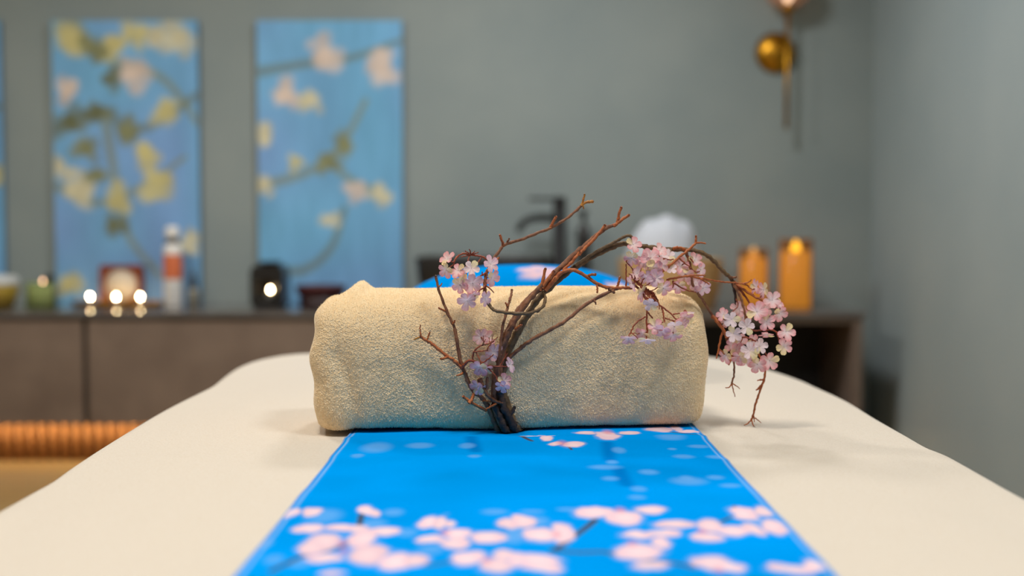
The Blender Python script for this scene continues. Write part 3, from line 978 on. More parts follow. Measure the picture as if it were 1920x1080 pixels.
UW = U + .0030 * value_noise(U * 70, W * 60, 71) + .0012 * value_noise(U * 190, W * 150, 72)
WW = W + .0045 * value_noise(U * 60 + 7, W * 50, 73) + .0020 * value_noise(U * 170, W * 140, 74)
for (x, y, rx, ry, rot) in pet:
    cx, cy, a, b = metre_ellipse(x, y, rx * 1.12, ry * 1.12)
    blob(C, UW, WW, cx, cy, a, b, lin((178, 176, 214)), .28, rot, .65)
for (x, y, rx, ry, rot) in pet:
    cx, cy, a, b = metre_ellipse(x, y, rx, ry)
    tone = random.uniform(.93, 1.04)
    blob(C, UW, WW, cx, cy, a, b, PINK * tone, .12, rot)
    blob(C, U, W, cx, cy, a * .55, b * .55, lin((238, 214, 220)) * tone, .6, rot, .7)
for (x, y) in [c4(760, 850), c4(770, 900), c4(1420, 780), c4(1690, 960), c5(270, 738), c5(650, 590), c5(1140, 725), c5(720, 800), c5(1240, 960), c5(575, 118), c5(300, 188)]:
    cx, cy, a, b = metre_ellipse(x, y, 9, 4.5)
    blob(C, U, W, cx, cy, a, b, lin((216, 128, 150)), .8, 0, .6)
# the far stretch repeats the blossoms so that the cloth is printed all over
for i in range(26):
    cx, cy = random.uniform(RX0, RX1), random.choice([random.uniform(RY0, .64), random.uniform(1.28, RY1)])
    for j in range(5):
        an = j * 2 * math.pi / 5 + i
        blob(C, U, W, cx + .016 * math.cos(an), cy + .016 * math.sin(an), .014, .010, PINK, .12, an)
    blob(C, U, W, cx, cy, .005, .005, lin((216, 128, 150)), .8, 0, .7)
edge = np.minimum(U - RX0, RX1 - U)
line = np.exp(-((edge - .0042) / .0011) ** 2)
C = C * (1 - .55 * line[..., None]) + lin((170, 200, 240)) * .55 * line[..., None]
Z = np.full(U.shape, ZS + .0036)
Z += .0022 * np.exp(-((W - 1.165 - .03 * U) / .010) ** 2) * sstep(1.6, 1.0, W)
Z += .0010 * np.exp(-((W - 1.06 + .05 * U) / .012) ** 2)
Z += .0007 * value_noise(U * 12, W * 22, 15)
Z -= .0010 * (1 - sstep(0, .008, edge))
V = np.stack([U, W, Z], -1).reshape(-1, 3)
runner = thing('table_runner', 'bright blue table runner printed with pink cherry blossom', 'table runner', (0, 0, 0))
obj('printed_cloth', V, grid_faces(len(xs), len(ys)), M['print'], runner, colors=C.reshape(-1, 3))
for x0 in (RX0, RX1):
    yy = np.linspace(RY0, RY1, 200)
    col = 0 if x0 == RX0 else len(xs) - 1
    zz = np.interp(yy, ys, Z[col])
    v, f = tube(np.c_[np.full(200, x0), yy, zz - .0002], [.0009] * 200, 6)
    obj('edge_stitching', v, f, M['hem'], runner)

# head pillow in the same print
PY = 1.80
nu, nv = 120, 80
th, ph = np.meshgrid(np.linspace(0, 2 * np.pi, nu, endpoint=False), np.linspace(-np.pi / 2 + .01, np.pi / 2 - .01, nv), indexing='ij')
pxx = .235 * se(np.cos(ph), .85) * se(np.cos(th), .75)
pyy = .150 * se(np.cos(ph), .85) * se(np.sin(th), .75)
pzz = se(np.sin(ph), .95)
PH = .935 - (495 - HOR) * PY / F - ZS - .003
pzz = np.where(pzz < 0, pzz * .25, pzz)
pzz = (pzz + .25) / 1.25 * PH
Cp = np.ones(th.shape + (3,)) * BLUE
for (a, b, s) in [(.02, -.06, .03), (-.13, .02, .03), (.11, .03, .028), (.0, .08, .03), (-.09, -.10, .025), (.15, -.08, .026)]:
    for j in range(5):
        an = j * 2 * math.pi / 5 + a * 20
        blob(Cp, pxx, pyy, a + s * .6 * math.cos(an), b + s * .6 * math.sin(an), s * .5, s * .4, PINK, .3, an)
Cp = np.where((pzz > PH * .35)[..., None], Cp, BLUE)
V = np.stack([pxx, pyy, pzz], -1).reshape(-1, 3)
Fc = [list(q) for q in grid_faces(nu, nv, wrap_u=True)] + [[i * nv for i in range(nu)][::-1], [i * nv + nv - 1 for i in range(nu)]]
pil = thing('head_pillow', 'plump blue blossom print head pillow at the far end of the table', 'pillow', (at(985, 495, PY)[0], PY, ZS + .002))
obj('pillow_cover', V, Fc, M['print'], pil, colors=Cp.reshape(-1, 3))
v, f = tube([(.236 * se(np.cos(a), .75), .151 * se(np.sin(a), .75), PH * .2) for a in np.linspace(0, 2 * np.pi, 121)], [.0025] * 121, 6)
obj('piping', v, f, M['hem'], pil)

# ------------------------------------------------------------------ rolled towel
TANG = math.atan(.105)
TL, TA, TB = .420, .072, .0735
TCX = -.0045
def front_y(x):
    return 1.2215 + .105 * x
TCY = front_y(TCX) + TA / math.cos(TANG) - .016
tow = thing('rolled_towel', 'thick beige terry towel rolled up and lying across the blue runner', 'towel', (TCX, TCY, ZS + .0055), TANG)
# section: angle in degrees from the front (0) over the top (90) to the back (180); -90 is the underside
tq = np.linspace(0, 4, 16001)
qf = tq - np.floor(tq)
fa = (np.floor(tq) + qf ** 4 / (qf ** 4 + (1 - qf) ** 4)) * np.pi / 2 - np.pi / 2
def section(a):
    low = np.sin(a) < 0
    e_ = np.where(low, .24, .60)
    return -np.sign(np.cos(a)) * np.abs(np.cos(a)) ** np.where(low, .24, .62), np.sign(np.sin(a)) * np.abs(np.sin(a)) ** e_
fy, fz = section(fa)
arc = np.r_[0, np.cumsum(np.hypot(np.diff(fy) * TA, np.diff(fz) * TB))]
fd = np.interp(arc, arc[[0, 4000, 8000, 12000, 16000]], [-90, 0, 90, 180, 270])
# fine rows where the pile faces the room, coarse rows below and behind
dens = np.where((fd > -62) & (fd < 128), 1.0, .22)
cum = np.r_[0, np.cumsum(np.diff(arc) * .5 * (dens[1:] + dens[:-1]))]
nt_, ns_ = 900, 640
sel = np.interp(np.linspace(0, cum[-1], ns_, endpoint=False), cum, np.arange(len(cum)))
ang = np.interp(sel, np.arange(len(fa)), fa)
arcs = np.interp(sel, np.arange(len(fa)), arc)
u = np.linspace(-1, 1, nt_)
Ug, An = np.meshgrid(u, ang, indexing='ij')
Ar = np.repeat(arcs[None, :], nt_, 0)
cy_, cz_ = section(An)
t_ = Ug * TL / 2
ad = np.interp(Ar, arc, fd)
endr = np.clip((np.abs(t_) - (TL / 2 - .022)) / .022, 0, 1)
shrink = 1 - .30 * (1 - np.sqrt(np.clip(1 - endr ** 2, 0, 1)))
under = sstep(-88, -60, ad) * sstep(268, 240, ad)
amp = .0010 * value_noise(t_ * 22 + 3, Ar * 28, 31) + .0004 * value_noise(t_ * 60, Ar * 70, 32) + .0024 * value_noise(t_ * 9, Ar * 16, 33)
amp += .0035 * np.sin(np.pi * (Ug + 1) / 2) * .5
topm = np.exp(-((ad - 92) / 52.0) ** 2)
# tuft on the top near the left end, leaning to the left as it runs down the front
tc = -.166 - .00042 * np.clip(90 - ad, 0, 90)
amp += .0095 * np.exp(-(np.abs((t_ - tc) / .0120)) ** 3) * np.exp(-((ad - 95) / 36.0) ** 2)
amp -= .0075 * sstep(-.160, -.180, t_) * topm
amp -= .0050 * sstep(.160, .210, t_) * topm
# soft diagonal creases on the front
amp -= .0045 * np.exp(-((t_ + .168 + .024 * sstep(-50, 40, ad)) / .009) ** 2) * np.exp(-((ad + 12) / 42.0) ** 2)
amp -= .0026 * np.exp(-((t_ + .105 + .0004 * ad) / .014) ** 2) * np.exp(-((ad + 10) / 28.0) ** 2)
amp += .0018 * np.exp(-((t_ + .07 - .0005 * ad) / .012) ** 2) * np.exp(-((ad - 10) / 30.0) ** 2)
# overlap of the outer layer on the back
amp += .004 * sstep(195, 198, ad) * sstep(258, 225, ad)
amp = amp * under
# loops of the terry pile: a jittered grid of small humps
PX, PZ = .00165, .00175
wx = t_ / PX + .55 * value_noise(t_ / .006, Ar / .006, 41) + .30 * value_noise(t_ / .0022, Ar / .0022, 42)
wz = Ar / PZ + .70 * value_noise(t_ / .007 + 9, Ar / .007, 43) + .35 * value_noise(t_ / .0022 + 5, Ar / .0022, 44)
wz = wz + .5 * (np.floor(wx) % 2)
loop = (np.abs(np.sin(np.pi * wx)) * np.abs(np.sin(np.pi * wz))) ** .9
tall = .65 + .35 * np.random.default_rng(5).uniform(-1, 1, (97, 89))[np.floor(wx).astype(int) % 97, np.floor(wz).astype(int) % 89]
amp += .00150 * (loop * tall - .4) * under
yy = (TA * shrink + amp) * cy_
zz = (TB * np.where(cz_ < 0, 1 - .35 * (1 - shrink), shrink) + amp) * cz_ + TB
zz = np.maximum(zz, 0.0)
# bulging, pleated ends
side = np.where(Ug < 0, -1, 1)
bul = .006 * np.exp(-((zz - TB) / .040) ** 2) + .0016 * np.sin(zz * 125 + 1.0 + 40 * cy_ * TA) * np.where(Ug < 0, 1, .3)
xx = t_ + side * bul * sstep(.80, 1, np.abs(Ug))
V = np.stack([xx, yy, zz], -1).reshape(-1, 3)
Fc = grid_faces(nt_, ns_, wrap_v=True)
UV = np.stack([xx, Ar], -1).reshape(-1, 2)
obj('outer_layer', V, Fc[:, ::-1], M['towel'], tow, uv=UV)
Vt = V.reshape(nt_, ns_, 3)
for sgn, row in ((-1, 0), (1, nt_ - 1)):
    rim = Vt[row, ::4]
    nr = len(rim)
    cen = np.array([rim[:, 0].mean(), 0, TB])
    K = 46
    rr = []
    aa = ang[::4] + np.pi / 2
    for k in range(K):
        q = 1 - k / (K - 1) * .985
        p = cen + (rim - cen) * q
        sp_ = np.abs(((q * 5.5 - aa / (2 * np.pi)) % 1.0) - .5) * 2
        p[:, 0] -= sgn * .011 * (sp_ ** 3) * min(1, k / 4.0)
        rr.append(p)
    Vc = np.array(rr).reshape(-1, 3)
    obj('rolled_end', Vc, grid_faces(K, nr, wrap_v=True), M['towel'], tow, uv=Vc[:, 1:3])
# short loose fibres over the pile
NF = 42000
ii = rng.integers(2, nt_ - 2, NF)
jj = rng.integers(0, ns_, NF)
keep = (ad[0][jj] < 200) & (ad[0][jj] > -50)
ii, jj = ii[keep], jj[keep]
p0 = Vt[ii, jj]
nrm = np.stack([np.zeros(len(ii)), np.cos(An[0][jj]) * -1, np.sin(An[0][jj])], -1) + rng.normal(0, .45, (len(ii), 3))
nrm[:, 0] += np.where(ii < 12, -.8, 0) + np.where(ii > nt_ - 13, .8, 0)
nrm /= np.linalg.norm(nrm, axis=1)[:, None]
sd = np.cross(nrm, rng.normal(0, 1, (len(ii), 3)))
sd /= np.linalg.norm(sd, axis=1)[:, None]
ln = rng.uniform(.0006, .0017, len(ii))[:, None]
p0 = p0 + (rng.uniform(-.0005, .0005, (len(ii), 3)))
A = p0 - sd * .00016
B = p0 + sd * .00016
T3 = p0 + nrm * ln
V = np.stack([A, B, T3], 1).reshape(-1, 3)
fb = obj('loose_fibres', V, np.arange(len(V)).reshape(-1, 3), M['fibre'], tow)
fb['kind'] = 'stuff'

# ------------------------------------------------------------------ blossom branch
br = thing('blossom_branch', 'artificial branch with bare brown twigs and pink silk blossoms leaning on the towel', 'branch',
           on_plane(958, 818, ZS + .003))
BO = np.array(br.location)
ALL = []          # sampled points of every twig, for fixing the flower stalks
def P3(x, y, dy):
    Y = 1.2
    for _ in range(4):
        Y = front_y(at(x, y, Y)[0]) + dy
    return at(x, y, Y)
def twig(pts, r0, r1, mat='bark', name='twig', dy=None, rough=.14, sub=6, knots=True):
    """pts: (x, y[, dy]); dy is the offset from the front of the towel; radii in photograph pixels"""
    P = []
    for i, p in enumerate(pts):
        if len(p) == 3:
            d = p[2]
        else:
            d = dy[0] + (dy[1] - dy[0]) * i / max(1, len(pts) - 1)
        P.append(P3(p[0], p[1], d))
    C_ = catmull(np.array(P), sub)
    n = len(C_)
    jit = rng.normal(0, 1, (n, 3)) * .00022
    jit[0] = jit[-1] = 0
    C_ = C_ + jit
    R = np.linspace(r0, r1, n) * .00057
    R = R * (1 + .10 * np.sin(np.linspace(0, n * 1.7, n))) if knots else R
    v, f = tube(C_ - BO, R, 8, rough)
    v = [(a, b, max(c, 0.002 if a + BO[0] < .21 else -.0025)) for a, b, c in v]
    ALL.append(C_)
    return obj(name, v, f, M[mat], br)

FD = -.020
# trunk bundle
twig([(962, 817, -.016), (951, 795, -.020), (941, 770, -.022), (935, 740, -.024), (934, 705, -.026), (941, 660, -.028), (953, 622, -.030), (975, 580, -.030), (1000, 553, -.028), (1027, 527, -.024), (1056, 497, -.020),
      (1085, 470, -.016), (1112, 447, -.012), (1136, 428, -.010), (1156, 421, -.008)], 9.5, 3.4, 'bark', sub=7)
twig([(1150, 424, -.009), (1166, 412, -.008), (1180, 403, -.008)], 3.4, 2.6, 'bark_orange')
twig([(1157, 420, -.008), (1160, 405, -.008), (1165, 388, -.008)], 3.0, 2.4, 'bark_orange')
twig([(1085, 478, -.020), (1100, 462, -.018), (1116, 446, -.016), (1135, 422, -.015)], 3.2, 2.6, 'bark_orange')
twig([(1056, 507, -.024), (1075, 488, -.022), (1087, 472, -.020)], 3.0, 2.8, 'bark_orange')
twig([(975, 817, -.016), (962, 792, -.020), (950, 758, -.020), (941, 720, -.020), (946, 680, -.020), (962, 640, -.020), (984, 600, -.020), (1004, 566, -.018), (1030, 540, -.016), (1058, 516, -.014), (1092, 492, -.010),
      (1128, 472, -.006), (1160, 459, -.004), (1185, 457, -.004), (1202, 461, -.004), (1228, 465, -.004), (1258, 468, -.004), (1287, 468, -.004), (1317, 474, -.004), (1339, 490, -.002), (1356, 509, -.002), (1369, 521, 0), (1378, 534, 0)],
     7.5, 3.6, 'bark_olive', sub=7)
twig([(950, 815, -.024), (938, 790, -.028), (928, 765, -.028), (926, 735, -.028), (930, 700, -.030), (937, 660, -.032), (950, 630, -.034), (964, 605, -.034), (985, 572, -.034), (1006, 545, -.034), (1016, 535, -.034)], 6.5, 4.2, 'bark', sub=6)
twig([(980, 816, -.012), (968, 800, -.016), (955, 775, -.016), (948, 740, -.018)], 6.5, 4.5, 'bark_dark_shade')
twig([(940, 818, -.020), (930, 800, -.024), (920, 775, -.026), (907, 750, -.028), (888, 733, -.028), (877, 713, -.028), (869, 693, -.028), (863, 677, -.026), (857, 640, -.026), (850, 610, -.024), (837, 583, -.022), (823, 543, -.018), (817, 517, -.014)],
     5.0, 2.4, 'bark', sub=6)
twig([(955, 818, -.026), (945, 800, -.030), (936, 778, -.030), (925, 757, -.030)], 7.5, 5.0, 'bark_dark_shade')
twig([(966, 815, -.022), (958, 790, -.028), (945, 765, -.030), (938, 735, -.030)], 8.5, 6.0, 'bark_dark_shade')
twig([(975, 816, -.018), (990, 820, -.012), (1003, 817, -.010)], 4.5, 2.0, 'bark_dark_shade')
# stubs of the trunk
twig([(1012, 545, -.034), (1017, 528, -.034), (1023, 503, -.032)], 3.6, 2.6, 'bark_orange')
twig([(1016, 540, -.034), (1026, 525, -.034), (1039, 508, -.032)], 3.6, 3.0, 'bark_orange')
twig([(966, 618, -.036), (974, 612, -.038), (978, 609, -.038)], 3.4, 2.2, 'bark_orange')
twig([(953, 782, -.028), (960, 772, -.030), (965, 763, -.030)], 4.0, 3.0, 'bark_dark_shade')
twig([(931, 757, -.034), (921, 762, -.038), (912, 767, -.038)], 2.4, 1.6, 'bark_orange')
# twig leaves to the left
twig([(866, 690, -.028), (851, 676, -.030), (837, 667, -.030), (813, 647, -.028), (800, 639, -.028), (788, 631, -.028)], 3.4, 2.6, 'bark_orange')
twig([(789, 632, -.028), (783, 634, -.028), (776, 637, -.028)], 2.0, 1.2, 'tip_ochre')
twig([(789, 632, -.028), (788, 622, -.028), (788, 609, -.028)], 1.8, 1.0, 'bark_orange')
twig([(801, 640, -.028), (803, 631, -.028), (806, 623, -.028)], 1.8, 1.4, 'bark_orange')
twig([(840, 669, -.030), (834, 672, -.034), (826, 673, -.036)], 2.6, 2.2, 'bark_orange')
twig([(836, 584, -.022), (829, 581, -.024), (822, 577, -.026)], 2.0, 1.5, 'bark_orange')
twig([(848, 608, -.024), (851, 605, -.026), (853, 601, -.026)], 2.2, 1.8, 'bark_orange')
twig([(822, 538, -.018), (826, 535, -.020), (829, 531, -.020)], 1.6, 1.0, 'bark_orange')
twig([(868, 699, -.030), (862, 703, -.034), (856, 704, -.034)], 2.0, 1.4, 'bark_orange')
twig([(868, 743, -.040), (880, 752, -.038), (893, 760, -.034), (912, 770, -.030)], 2.8, 2.8, 'bark_orange')
twig([(879, 756, -.040), (885, 748, -.036), (889, 738, -.032)], 3.2, 2.8, 'bark_orange')
twig([(899, 710, -.036), (906, 727, -.036), (918, 745, -.036), (932, 753, -.034), (945, 757, -.032)], 4.6, 2.2, 'bark')
twig([(913, 730, -.036), (913, 718, -.038), (914, 708, -.038)], 3.2, 2.6, 'bark')
twig([(905, 752, -.030), (920, 753, -.030)], 2.2, 1.8, 'bark_orange')
# knot and loops at the lower blossoms
twig([(866, 690, -.028), (872, 682, -.034), (882, 676, -.036), (897, 681, -.038), (917, 686, -.040), (950, 688, -.040)], 3.2, 1.5, 'stalk_red')
twig([(887, 678, -.036), (887, 664, -.038), (893, 654, -.040), (903, 648, -.042), (917, 644, -.042), (926, 640, -.042)], 1.7, 1.2, 'stalk_red')
twig([(889, 660, -.040), (903, 658, -.042), (915, 657, -.042)], 1.3, 1.0, 'stalk_red')
twig([(913, 656, -.042), (921, 644, -.044), (933, 632, -.044)], 1.2, .8, 'stalk_red')
twig([(905, 647, -.042), (907, 640, -.044), (906, 629, -.044)], 1.1, .7, 'stalk_red')
twig([(907, 642, -.044), (911, 636, -.044)], .9, .6, 'stalk_red')
twig([(907, 640, -.044), (901, 633, -.044)], .9, .6, 'stalk_red')
twig([(922, 642, -.044), (923, 634, -.044), (926, 627, -.044)], .9, .6, 'stalk_red')
twig([(893, 661, -.040), (897, 669, -.042), (901, 678, -.044)], 1.1, .9, 'stalk_red')
twig([(903, 681, -.040), (914, 674, -.042), (925, 665, -.044)], 1.3, 1.0, 'stalk_red')
twig([(913, 687, -.040), (925, 700, -.042), (933, 713, -.044), (936, 728, -.044)], 1.6, 1.1, 'stalk_red')
twig([(938, 684, -.040), (946, 672, -.042), (952, 662, -.042)], 1.3, .8, 'stalk_red')
twig([(946, 672, -.042), (948, 665, -.042), (948, 658, -.042)], 1.0, .6, 'stalk_red')
# thin twig rising in the middle
twig([(933, 710, -.030), (937, 660, -.036), (943, 613, -.036), (953, 573, -.030), (957, 558, -.026), (960, 543, -.020)], 3.2, 2.2, 'bark')
twig([(952, 578, -.030), (950, 572, -.032), (948, 567, -.032)], 1.8, 1.4, 'bark_orange')
# wire loop and the upper left spray
twig([(1018, 548, -.026), (1022, 560, -.034), (1018, 575, -.042), (1001, 585, -.046), (977, 588, -.046), (948, 586, -.042), (926, 581, -.038), (915, 569, -.034)], 3.0, 3.0, 'bark_olive')
twig([(915, 569, -.034), (911, 555, -.030), (909, 543, -.028), (911, 518, -.024), (916, 504, -.020), (926, 485, -.014), (938, 468, -.010), (948, 458, -.006), (977, 449, 0), (1013, 435, .006), (1037, 425, .010), (1066, 407, .014), (1090, 386, .018)],
     3.4, 2.6, 'bark')
twig([(1090, 386, .018), (1093, 377, .018), (1096, 364, .018)], 2.4, 1.8, 'tip_ochre')
twig([(1091, 385, .018), (1100, 379, .018), (1112, 378, .018)], 2.2, 3.0, 'tip_ochre')
twig([(1091, 383, .018), (1094, 388, .018), (1094, 391, .018)], 1.8, 1.0, 'tip_ochre')
twig([(1032, 427, .009), (1037, 417, .008), (1043, 406, .008)], 2.6, 2.4, 'bark_orange')
twig([(944, 461, -.008), (941, 450, -.010), (937, 440, -.010)], 2.6, 2.2, 'bark_orange')
twig([(949, 458, -.006), (952, 452, -.006), (955, 447, -.006)], 2.0, 1.6, 'bark')
twig([(921, 495, -.016), (930, 488, -.018), (936, 483, -.018)], 3.4, 1.8, 'bark_orange')
twig([(916, 487, -.016), (903, 481, -.018), (886, 478, -.020), (868, 476, -.022), (857, 482, -.024), (850, 492, -.026)], 1.8, 1.8, 'stalk_red')
twig([(850, 491, -.026), (853, 497, -.026), (857, 499, -.026)], 1.3, .8, 'stalk_red')
for a, b in ((872, 470), (880, 467), (890, 471), (897, 473), (864, 482)):
    twig([(882, 478, -.020), ((882 + a) / 2 + 1, (478 + b) / 2, -.022), (a, b, -.024)], 1.5, .8, 'stalk_red')
twig([(880, 479, -.020), (877, 492, -.024), (874, 506, -.026)], 1.6, 1.2, 'stalk_red')
twig([(903, 483, -.018), (896, 492, -.022), (888, 499, -.024)], 1.4, 1.0, 'stalk_red')
twig([(911, 512, -.024), (902, 517, -.028), (892, 523, -.030)], 1.8, 1.3, 'stalk_red')
twig([(904, 516, -.028), (904, 509, -.030)], 1.2, .8, 'stalk_red')
twig([(901, 520, -.028), (900, 529, -.030), (898, 535, -.030)], 1.2, .8, 'stalk_red')
twig([(912, 531, -.026), (907, 540, -.030), (897, 544, -.034), (892, 544, -.034)], 1.9, 1.3, 'stalk_red')
twig([(911, 536, -.026), (919, 541, -.030), (926, 549, -.032)], 1.5, .9, 'stalk_red')
twig([(900, 545, -.034), (892, 553, -.038), (884, 560, -.040)], 1.2, 1.0, 'stalk_red')
# right hand arches
twig([(1022, 545, -.030), (1037, 528, -.028), (1049, 514, -.026), (1066, 506, -.026), (1082, 509, -.026), (1102, 520, -.024), (1121, 533, -.024), (1140, 539, -.024), (1160, 540, -.024), (1186, 540, -.024)], 4.0, 3.0, 'bark_orange')
twig([(1099, 518, -.024), (1108, 515, -.026), (1117, 514, -.026)], 2.6, 2.6, 'bark_orange')
twig([(1118, 532, -.024), (1120, 540, -.026), (1120, 549, -.026)], 2.0, 1.6, 'bark_orange')
twig([(1157, 539, -.024), (1160, 529, -.024), (1162, 519, -.024)], 2.6, 2.0, 'bark_orange')
twig([(1143, 541, -.024), (1148, 545, -.026), (1152, 549, -.026)], 4.0, 2.4, 'bark')
twig([(950, 675, -.028), (972, 656, -.030), (993, 640, -.032), (1027, 620, -.032), (1060, 602, -.030), (1100, 570, -.026), (1145, 546, -.024), (1160, 541, -.024)], 4.0, 3.0, 'bark')
twig([(1112, 562, -.026), (1116, 566, -.028), (1117, 571, -.028)], 2.4, 1.2, 'bark')
twig([(1078, 498, -.016), (1110, 477, -.012), (1150, 455, -.010), (1168, 445, -.010), (1180, 442, -.012), (1187, 449, -.014), (1186, 456, -.016)], 3.2, 2.6, 'bark_olive')
twig([(1250, 525, -.020), (1268, 521, -.020), (1287, 518, -.020), (1310, 521, -.018), (1332, 525, -.014), (1356, 529, -.010), (1376, 530, -.008), (1398, 534, -.008), (1410, 543, -.010)], 2.2, 1.4, 'bark_orange')
twig([(1394, 532, -.008), (1402, 530, -.010), (1409, 524, -.012)], 1.6, .9, 'bark_orange')
twig([(1287, 518, -.020), (1305, 516, -.024), (1323, 517, -.026)], 2.4, 1.2, 'bark_orange')
twig([(1312, 522, -.020), (1322, 528, -.024), (1330, 533, -.026)], 2.2, 1.2, 'bark_orange')
twig([(1240, 510, -.026), (1260, 494, -.024), (1280, 477, -.020), (1296, 464, -.016), (1304, 455, -.014), (1305, 442, -.014)], 2.8, 2.0, 'bark_orange')
twig([(1303, 456, -.014), (1312, 455, -.016), (1323, 457, -.016)], 2.0, 1.5, 'bark_orange')
twig([(1262, 466, -.008), (1272, 464, -.010), (1282, 467, -.010), (1288, 472, -.008)], 3.2, 2.4, 'bark_orange')
twig([(1256, 468, -.006), (1258, 476, -.010), (1254, 480, -.012)], 4.0, 1.4, 'bark_olive')
twig([(1285, 472, -.006), (1292, 490, -.010), (1296, 508, -.012), (1298, 531, -.012), (1307, 547, -.010), (1317, 561, -.008), (1326, 577, -.004), (1335, 590, 0), (1345, 604, .004), (1356, 620, .004), (1364, 640, .004), (1371, 660, .004), (1376, 680, .004), (1376, 702, .004), (1372, 720, .004)],
     3.0, 1.8, 'bark', sub=5)
twig([(1372, 720, .004), (1367, 726, 0), (1360, 727, -.004)], 1.5, .8, 'bark_orange')
twig([(1373, 719, .004), (1380, 723, .006), (1387, 729, .008)], 1.4, .7, 'bark_orange')
twig([(1372, 720, .004), (1375, 732, .004), (1378, 744, .004)], 1.4, .7, 'bark_orange')
twig([(1335, 592, 0), (1346, 604, -.004), (1354, 615, -.006), (1362, 632, -.006)], 3.6, 3.0, 'bark_orange')
twig([(1355, 622, -.004), (1350, 640, -.006), (1347, 657, -.006), (1343, 672, -.006)], 2.4, 1.4, 'bark_orange')
twig([(1349, 655, -.006), (1355, 660, -.008), (1357, 664, -.008)], 1.5, 1.0, 'bark_orange')
twig([(1371, 664, .002), (1370, 675, .000), (1366, 684, .000)], 3.6, 1.6, 'bark_orange')
# drop twig that reaches the sheet
tipY = on_plane(1410, 797, ZS)[1] - front_y(on_plane(1410, 797, ZS)[0])
twig([(1420, 660, .004), (1430, 680, .006), (1434, 694, .008), (1432, 713, .010), (1424, 735, .012), (1417, 757, .014), (1413, 776, .014), (1408, 789, .014)], 2.2, 2.0, 'bark_orange')
twig([(1409, 787, .014), (1402, 794, .012), (1395, 797, .010)], 1.6, .8, 'bark_orange')
twig([(1409, 787, .014), (1412, 796, .010), (1416, 804, .002)], 1.6, .7, 'bark_orange')
twig([(1411, 782, .014), (1419, 786, .016), (1427, 793, .018)], 1.5, .7, 'bark_orange')
twig([(1413, 780, .014), (1414, 787, .012), (1414, 791, .012)], 1.3, .8, 'bark_orange')
twig([(1431, 712, .010), (1425, 712, .008), (1420, 714, .008)], 1.8, .9, 'bark_orange')
twig([(1427, 724, .012), (1422, 729, .010), (1418, 732, .010)], 3.0, 1.0, 'bark_orange')
# spray at the far right
twig([(1366, 518, 0), (1374, 521, -.002), (1381, 519, -.004)], 3.2, 1.6, 'bark')
twig([(1374, 528, 0), (1390, 540, -.004), (1410, 553, -.008), (1428, 563, -.012), (1440, 566, -.014)], 3.2, 1.6, 'bark_orange')
twig([(1374, 530, 0), (1378, 552, .002), (1380, 575, .004), (1376, 600, .004)], 3.4, 1.6, 'bark_dark_shade')
twig([(1376, 532, -.002), (1388, 556, -.006), (1394, 575, -.008), (1398, 600, -.010)], 3.0, 2.0, 'bark')
twig([(1380, 536, -.002), (1398, 556, -.004), (1408, 574, -.006), (1415, 582, -.008)], 2.4, 1.2, 'stalk_red')
twig([(1398, 590, -.008), (1410, 618, -.010), (1430, 619, -.014), (1448, 619, -.016), (1460, 626, -.018)], 1.9, 1.4, 'stalk_red')
twig([(1455, 622, -.016), (1460, 634, -.018), (1462, 643, -.018)], 1.5, 1.2, 'stalk_red')
twig([(1362, 634, .002), (1385, 632, -.006), (1405, 634, -.012), (1420, 642, -.014), (1430, 648, -.016)], 1.9, 1.2, 'stalk_red')
twig([(1368, 650, .002), (1380, 648, -.006), (1392, 652, -.010), (1404, 662, -.014)], 1.8, 1.1, 'stalk_red')
twig([(1384, 648, -.008), (1390, 640, -.012), (1392, 632, -.012)], 1.2, .8, 'stalk_red')
twig([(1380, 560, .002), (1384, 573, -.004), (1374, 584, -.006)], 1.4, .9, 'stalk_red')
twig([(1338, 594, 0), (1350, 597, -.004), (1362, 600, -.006)], 2.2, 1.4, 'bark')
# bud stalks in the upper right cluster
for q in ([(1184, 540, -.024), (1190, 526, -.026), (1186, 505, -.026), (1174, 490, -.026)], [(1174, 538, -.024), (1174, 515, -.024), (1174, 495, -.024)],
          [(1240, 484, -.022), (1255, 487, -.024), (1263, 486, -.024)], [(1274, 485, -.020), (1286, 495, -.022), (1296, 503, -.022)],
          [(1262, 530, -.020), (1275, 538, -.020), (1290, 545, -.018), (1305, 548, -.014)], [(1262, 526, -.020), (1262, 537, -.022), (1255, 543, -.024)],
          [(1290, 480, -.010), (1297, 487, -.014), (1300, 492, -.016)], [(1296, 505, -.012), (1306, 510, -.016), (1312, 509, -.018)],
          [(1204, 480, -.020), (1204, 495, -.022), (1200, 510, -.022)]):
    twig(q, 1.7, 1.0, 'stalk_red')
# hanging spray in front of the right part of the towel
for a in range(9):
    x0, y0 = 1188 + a * 4.5, 524 + a * 3.0
    twig([(x0, y0, -.028), (x0 + 10, y0 + 10 + a, -.032), (x0 + 20 - a, y0 + 24 + a, -.034)], 1.7, 1.0, 'stalk_red')
for a in range(10):
    x0, y0 = 1186 + a * 4.6, 523 + a * 4.2
    twig([(x0, y0, -.028), (x0 + random.uniform(-7, 7), y0 - 6, -.032), (x0 + random.uniform(-12, 10), y0 - 10, -.034)], 1.4, .8, 'stalk_red')
twig([(1184, 530, -.024), (1200, 545, -.030), (1212, 562, -.034), (1214, 575, -.034)], 2.2, 1.6, 'stalk_red')
twig([(1214, 575, -.034), (1212, 600, -.036), (1214, 620, -.036), (1213, 633, -.036)], 1.7, 1.6, 'stalk_red')
twig([(1210, 594, -.036), (1198, 601, -.038), (1188, 612, -.038), (1182, 626, -.038)], 1.6, 1.3, 'stalk_red')
twig([(1183, 624, -.038), (1191, 630, -.040), (1196, 635, -.040)], 1.0, .7, 'stalk_red')
twig([(1187, 625, -.038), (1196, 626, -.040), (1199, 624, -.040)], 1.0, .6, 'stalk_red')
